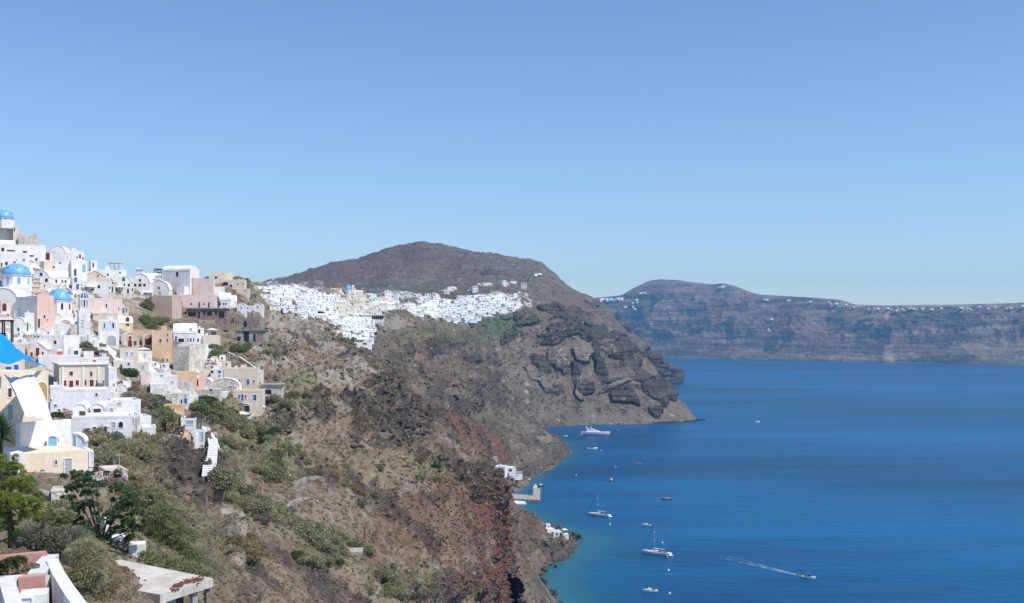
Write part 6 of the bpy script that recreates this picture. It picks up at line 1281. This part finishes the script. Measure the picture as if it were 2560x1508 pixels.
ZN = [((400, 800, 46, 34, 20), 14, (1.6, 2.8), ['olive', 'green'], 'in the gully under the tan wall'),
      ((375, 760, 22, 20, 0), 5, (1.4, 2.4), ['olive', 'grey'], 'beside the grey-fronted vaults'),
      ((236, 800, 16, 30, 30), 5, (1.0, 1.8), ['olive'], 'on the slope right of the bell tower'),
      ((236, 876, 26, 12, 0), 8, (1.0, 1.7), ['olive', 'dry', 'grey'], 'above the roof room with red shutter'),
      ((320, 930, 18, 12, 20), 5, (1.2, 2.0), ['green', 'dark'], 'left of the teal window house'),
      ((340, 985, 40, 30, 40), 9, (1.0, 1.8), ['dry', 'olive'], 'on the bank below the stair bend'),
      ((395, 1020, 26, 40, 0), 12, (1.3, 2.4), ['green', 'olive', 'grey'], 'between the pool terrace and the peach ramp'),
      ((415, 1068, 34, 22, 0), 9, (1.2, 2.2), ['olive', 'green'], 'above the dark crag'),
      ((530, 1030, 42, 28, 20), 16, (1.4, 2.6), ['green', 'green', 'dark', 'olive'], 'below the white chapel-like house'),
      ((580, 1062, 40, 20, 20), 9, (1.2, 2.1), ['olive', 'green'], 'below the scalloped roof house'),
      ((540, 872, 14, 14, 0), 5, (1.4, 2.4), ['olive', 'green'], 'in the hanging garden'),
      ((605, 872, 36, 10, 0), 8, (1.1, 1.9), ['olive', 'green'], 'in front of the concrete shell'),
      ((700, 880, 60, 20, 0), 9, (1.0, 1.8), ['olive', 'dry'], 'below the grey rock face'),
      ((640, 745, 40, 14, 15), 9, (1.2, 2.4), ['olive', 'green', 'dry'], 'on the scrub hill beside the distant village'),
      ((570, 695, 40, 6, 0), 5, (1.0, 1.6), ['olive', 'dark'], 'among the ridge ruins'),
      ((300, 1130, 80, 30, 5), 20, (1.0, 2.0), ['olive', 'grey', 'olive'], 'below the long white lower row'),
      ((270, 1165, 60, 16, 15), 9, (.9, 1.6), ['olive', 'grey'], 'just above the wooden railing'),
      ((700, 1000, 46, 22, 0), 10, (1.1, 2.0), ['olive', 'dry', 'olive'], 'right of the open concrete frame'),
      ((770, 1000, 50, 22, 10), 7, (1.0, 1.9), ['olive', 'dry'], 'on the rocky brow in mid slope'),
      ((655, 1085, 50, 26, 10), 12, (1.0, 2.2), ['green', 'dark', 'olive'], 'on the ledges right of the long stair'),
      ((560, 1120, 26, 30, 0), 8, (.9, 1.7), ['olive', 'grey', 'green'], 'beside the long stair'),
      ((672, 1180, 34, 24, 10), 9, (1.1, 2.1), ['green', 'olive'], 'around the upper wooden pole'),
      ((720, 1130, 34, 26, 0), 7, (.8, 1.5), ['green', 'olive'], 'on the rubble patch left of the big ledges'),
      ((580, 1225, 50, 26, 35), 16, (1.0, 1.9), ['olive', 'olive', 'grey'], 'right of the dark crag'),
      ((650, 1275, 60, 20, 38), 18, (1.0, 1.8), ['olive', 'olive', 'grey'], 'on the upper part of the long scrub band'),
      ((730, 1300, 50, 20, 38), 14, (.9, 1.7), ['olive', 'grey'], 'on the middle of the long scrub band'),
      ((810, 1350, 70, 24, 30), 18, (.9, 1.8), ['olive', 'green', 'grey'], 'on the lower part of the long scrub band'),
      ((880, 1360, 50, 20, 10), 9, (.9, 1.6), ['olive', 'green'], 'around the flat white platform'),
      ((800, 1400, 60, 20, 10), 9, (.8, 1.4), ['olive', 'dark'], 'under the flat white platform'),
      ((950, 1460, 70, 26, 20), 10, (.8, 1.4), ['olive', 'green', 'dry'], 'near the bottom edge above the red cavity'),
      ((740, 1180, 60, 40, 0), 8, (.8, 1.3), ['olive', 'dry'], 'near the curved stone terrace wall'),
      ((900, 1200, 120, 60, 0), 12, (.9, 1.5), ['dry', 'grey', 'olive'], 'on the bare brown slope in the middle'),
      ((620, 1380, 60, 40, 0), 9, (.7, 1.2), ['dry', 'olive'], 'along the stony gully'),
      ((1060, 1180, 60, 30, 30), 8, (1.0, 1.7), ['dark', 'olive', 'green'], 'on the dark knoll by the red ridge'),
      ((1110, 830, 70, 14, 0), 10, (2.0, 3.8), ['green', 'dark'], 'under the farther distant village'),
      ((1195, 785, 14, 8, 0), 4, (2.4, 4.0), ['dark', 'green'], 'in the green notch of the farther village'),
      ((798, 784, 8, 5, 0), 2, (2.8, 3.8), ['dark'], 'in the middle of the nearer distant village')]
allsh = []
for (cx, cy, rx, ry, rot), n, (r0, r1), ks, where in ZN:
    pts = []
    while len(pts) < n:
        a, b = rs.uniform(-1, 1), rs.uniform(-1, 1)
        if a * a + b * b > 1: continue
        c, s = math.cos(R(rot)), math.sin(R(rot)); pts.append((cx + a * rx * c - b * ry * s, cy + a * rx * s + b * ry * c))
    pts.sort()
    for i, (x, y) in enumerate(pts):
        k = rs.choice(ks); allsh.append((x, y, rs.uniform(r0, r1) * (1.3 if y > 860 else 1.0), k, '%s shrub, %s %s' % (SN[k], ordn(i, len(pts)).replace(' the ', ' '), where)))
allsh.sort(key=lambda a: -a[2] / depth(a[0], a[1]))
for i, a in enumerate(allsh[:298]): put_shrub(a[0], a[1], a[2], a[3], a[4], 'rounded shrubs on the slopes')
for k in SP:
    for e in SP[k]:
        if not e[1]: bpy.data.objects.remove(e[0])
rest = [(a[0], a[1], a[2], a[3]) for a in allsh[298:]]
def zone_of(px, py):
    if py > 1000: return 1
    return 0
def scatter(n, region, seed):
    """random photo-visible points on the ground, denser where the ground is far less foreshortened"""
    rng = np.random.default_rng(seed); out = []
    while len(out) < n:
        x = rng.uniform(region[0], region[1]); y = rng.uniform(region[2], region[3]); ix, iy = int(x / 4), int(y / 4)
        if not (0 <= ix < DBW and 0 <= iy < DBH): continue
        D_ = DB[iy, ix]
        if D_ > 1e8: continue
        p = W(x, y, D_)
        if p.z < 1.5: continue
        out.append((x, y, D_))
    return out
def scrub():
    rng = np.random.default_rng(77); base = []
    for s in range(5):
        cl = [(0, 0, .3, .8, .8, .5)]; V, Q = leaves(np.random.default_rng(s), cl, 80, .30, up=.4); base.append(V)
    dens = blobs = [(590, 1240, 100, 34, 35), (690, 1300, 130, 40, 35), (820, 1370, 120, 40, 30), (300, 1150, 120, 50, 0), (440, 1340, 160, 70, 30), (560, 1040, 80, 40, 0), (640, 1110, 90, 40, 0), (670, 1190, 90, 50, 0), (400, 1010, 60, 70, 0), (640, 740, 50, 18, 20), (1180, 830, 150, 40, 0), (1000, 1460, 100, 40, 0), (1080, 1170, 80, 40, 30)]
    def dense(x, y):
        for cx, cy, rx, ry, rot in blobs:
            dx, dy = x - cx, y - cy; c, s = math.cos(R(rot)), math.sin(R(rot)); u = (dx * c + dy * s) / rx; v = (-dx * s + dy * c) / ry
            if u * u + v * v < 1: return True
        return False
    for mat, sel, frac, seed in (('olive', True, 1, 1), ('dry', False, 1, 2), ('green', True, 2, 3)):
        P = []
        for x, y, D_ in scatter(9000 if mat != 'green' else 4000, (0, 1420, 690, 1508), seed):
            if x < 560 and y < 1000 and not dense(x, y): continue
            if 640 < x < 1000 and y < 860 and y < 760 + (x - 640) * .25: continue
            if dense(x, y) != sel and rng.random() > .18: continue
            if not sel and rng.random() > .62: continue
            P.append((x, y, D_))
        Vs = []
        for x, y, D_ in P:
            r = rng.uniform(.28, .62) * (1 if D_ < 450 else 1.8 if D_ < 1200 else 3.4) * min(1.5, max(.5, D_ / 240)); b = base[rng.integers(5)]; a = rng.uniform(0, 6.28); c, s = math.cos(a), math.sin(a)
            M_ = np.array([[c, s, 0], [-s, c, 0], [0, 0, 1]]) * r; p = W(x, y, D_); Vs.append(b @ M_ + [p.x, p.y, p.z])
        V = np.concatenate(Vs); tag(mesh_np('low_scrub', V, np.arange(len(V)).reshape(-1, 4), LM[mat]), {'olive': 'olive low scrub covering the slopes', 'dry': 'dry brown tufts dotted over the bare slopes', 'green': 'green low scrub patches on the slopes'}[mat], 'scrub', kind='stuff')
scrub()
def rockset(seed):
    bm = bmesh.new(); bmesh.ops.create_icosphere(bm, subdivisions=1, radius=1); rng = np.random.default_rng(seed)
    V = np.array([v.co for v in bm.verts]); V *= (1 + rng.uniform(-.28, .28, (len(V), 1))); V *= [1, rng.uniform(.7, 1), rng.uniform(.5, .8)]
    Fc = np.array([[v.index for v in f.verts] for f in bm.faces]); bm.free(); return V, Fc
RK = [rockset(s) for s in range(6)]
def rocks(name, label, P, rf, mat, seed, cat='rocks', kind='stuff'):
    rng = np.random.default_rng(seed); Vs = []; Fs = []; n = 0
    for x, y, D_ in P:
        V, Fc = RK[rng.integers(6)]; r = rf(x, y, D_, rng); a = rng.uniform(0, 6.28); c, s = math.cos(a), math.sin(a)
        M_ = np.array([[c, s, 0], [-s, c, 0], [0, 0, 1]]) * r; p = W(x, y, D_); Vs.append(V @ M_ + [p.x, p.y, p.z]); Fs.append(Fc + n); n += len(V)
    o = mesh_np(name, np.concatenate(Vs), np.concatenate(Fs), mat); tag(o, label, cat, kind=kind); return o
def rockmat(name, a, b):
    t = NT(name); n1 = t.noise(1.5, 5, .65); n2 = t.noise(9, 3); c = t.mix(t.ramp(n1, .3, .7), a, b); c = t.mix(t.ramp(n2, .4, .6, 0, .5), c, tuple(x * .7 for x in a)); t.bump(n1, .2, .8); return t.out(c, .9)
MR1 = rockmat('pale_rock', (.19, .16, .13), (.32, .285, .245)); MR2 = rockmat('brown_rock', (.10, .080, .068), (.19, .155, .13)); MR3 = rockmat('dark_rock', (.035, .032, .033), (.095, .085, .08)); MR4 = rockmat('red_rock', (.12, .05, .04), (.20, .095, .07))
okv = lambda x, y: not (x < 560 and y < 990) and not (640 < x < 1000 and y < 800) and not (1000 < x < 1300 and y < 812)
def szf(lo, hi): return lambda x, y, D_, rng: (lo + (hi - lo) * rng.random() ** 3) * min(2.4, max(.35, D_ / 260))
rocks('loose_rocks', 'pale loose stones strewn over the near slope', [p for p in scatter(2800, (380, 1300, 840, 1508), 5) if okv(p[0], p[1])], szf(.08, .45), MR1, 1)
rocks('loose_rocks', 'brown boulders and rubble over the slopes', [p for p in scatter(3600, (300, 1420, 820, 1508), 6) if okv(p[0], p[1]) and not (p[2] > 430 and p[0] > 1270 and 1250 < p[1] < 1350 and rs.random() < .8)], szf(.09, .6), MR2, 2)
rocks('loose_rocks', 'dark lava blocks around the crags', [p for p in scatter(3500, (330, 1320, 860, 1508), 7) if any(((p[0] - a) / c) ** 2 + ((p[1] - b) / d) ** 2 < 1 for a, b, c, d in ((450, 1195, 85, 62), (985, 985, 50, 60), (1000, 1065, 75, 60), (1180, 985, 60, 40), (1120, 1035, 60, 30), (1060, 1180, 60, 40), (780, 1040, 60, 30), (890, 1090, 50, 30), (1080, 1490, 110, 30), (700, 1080, 40, 20)))], szf(.15, .9), MR3, 3)
rocks('loose_rocks', 'red lava rubble on the red cliff', [p for p in scatter(1200, (1050, 1310, 1180, 1508), 8) if p[2] < 400], szf(.1, .5), MR4, 4)
def shore_rocks():
    rng = np.random.default_rng(12); P = []; S = []
    SH = [((a - CX) / F * Y, Y) for Y, l in MS for (a, b) in l[1:2]][:-2] + [(30, 1335), (85, 1372), (150, 1384), (225, 1408), (258, 1452)]
    for (x0, y0), (x1, y1) in zip(SH[:-1], SH[1:]):
        L = math.hypot(x1 - x0, y1 - y0); n = int(L * 2.6)
        for _ in range(n):
            f = rng.random(); x = x0 + (x1 - x0) * f + rng.normal() * 1.8 - rng.random() * 3; y = y0 + (y1 - y0) * f + rng.normal() * 2.5
            z = rng.uniform(-.3, 1.0); P.append((CX + x / y * F, HY + (CH - z) / y * F, y))
    for px, py in ((1435, 1345), (1440, 1350), (1428, 1352), (1405, 1365), (1418, 1360), (1385, 1380), (1350, 1405), (1330, 1415)):
        for _ in range(36): P.append((px + rng.normal() * 7, py + rng.normal() * 5, CH * F / (py - HY)))
    for px, py in ((1395, 1128), (1398, 1140), (1385, 1150), (1370, 1165), (1345, 1180), (1390, 1120)):
        for _ in range(30): P.append((px + rng.normal() * 6, py + rng.normal() * 4, CH * F / (py - HY)))
    rocks('shore_boulders', 'dark boulders along the water line', P, lambda x, y, D_, rng: rng.uniform(.35, 1.5) * (1 if D_ < 1000 else 1.25), MR3, 9)
shore_rocks()
# rubble lying on the concrete roof
rr = random.Random(3); HP = []
for _ in range(170):
    f_ = rr.random(); x_ = 428 + 80 * f_ + rr.gauss(0, 3); y_ = 1475 - 26 * f_ - 7 * math.sin(3.14 * f_) + rr.gauss(0, 3.2); HP.append((x_, y_, (CH - 94.52) * F / (y_ - HY)))
rocks('rubble_heap', 'heap of reddish rubble on the concrete hut roof', HP, lambda x, y, D_, rng: rng.uniform(.03, .13), MR4, 6, cat='rubble')

# ---------------------------------------------------------------- air
def haze():
    m = bpy.data.materials.new('haze'); m.use_nodes = True; t = m.node_tree
    t.nodes.remove(t.nodes['Principled BSDF'])
    v = t.nodes.new('ShaderNodeVolumePrincipled'); v.inputs['Density'].default_value = HAZE
    v.inputs['Color'].default_value = (0.26, 0.60, 0.97, 1); v.inputs['Anisotropy'].default_value = 0.25
    t.links.new(v.outputs[0], t.nodes['Material Output'].inputs['Volume'])
    x0, x1, y0, y1, z0, z1 = -2600, 4200, -400, 8200, -25, 560
    V = [(x, y, z) for x in (x0, x1) for y in (y0, y1) for z in (z0, z1)]
    Fc = [(0, 1, 3, 2), (4, 6, 7, 5), (0, 4, 5, 1), (2, 3, 7, 6), (0, 2, 6, 4), (1, 5, 7, 3)]
    tag(new_mesh('haze', V, Fc, m), kind='stuff', label='pale blue summer air over the bay', cat='haze')
HAZE = 9.0e-5
haze()
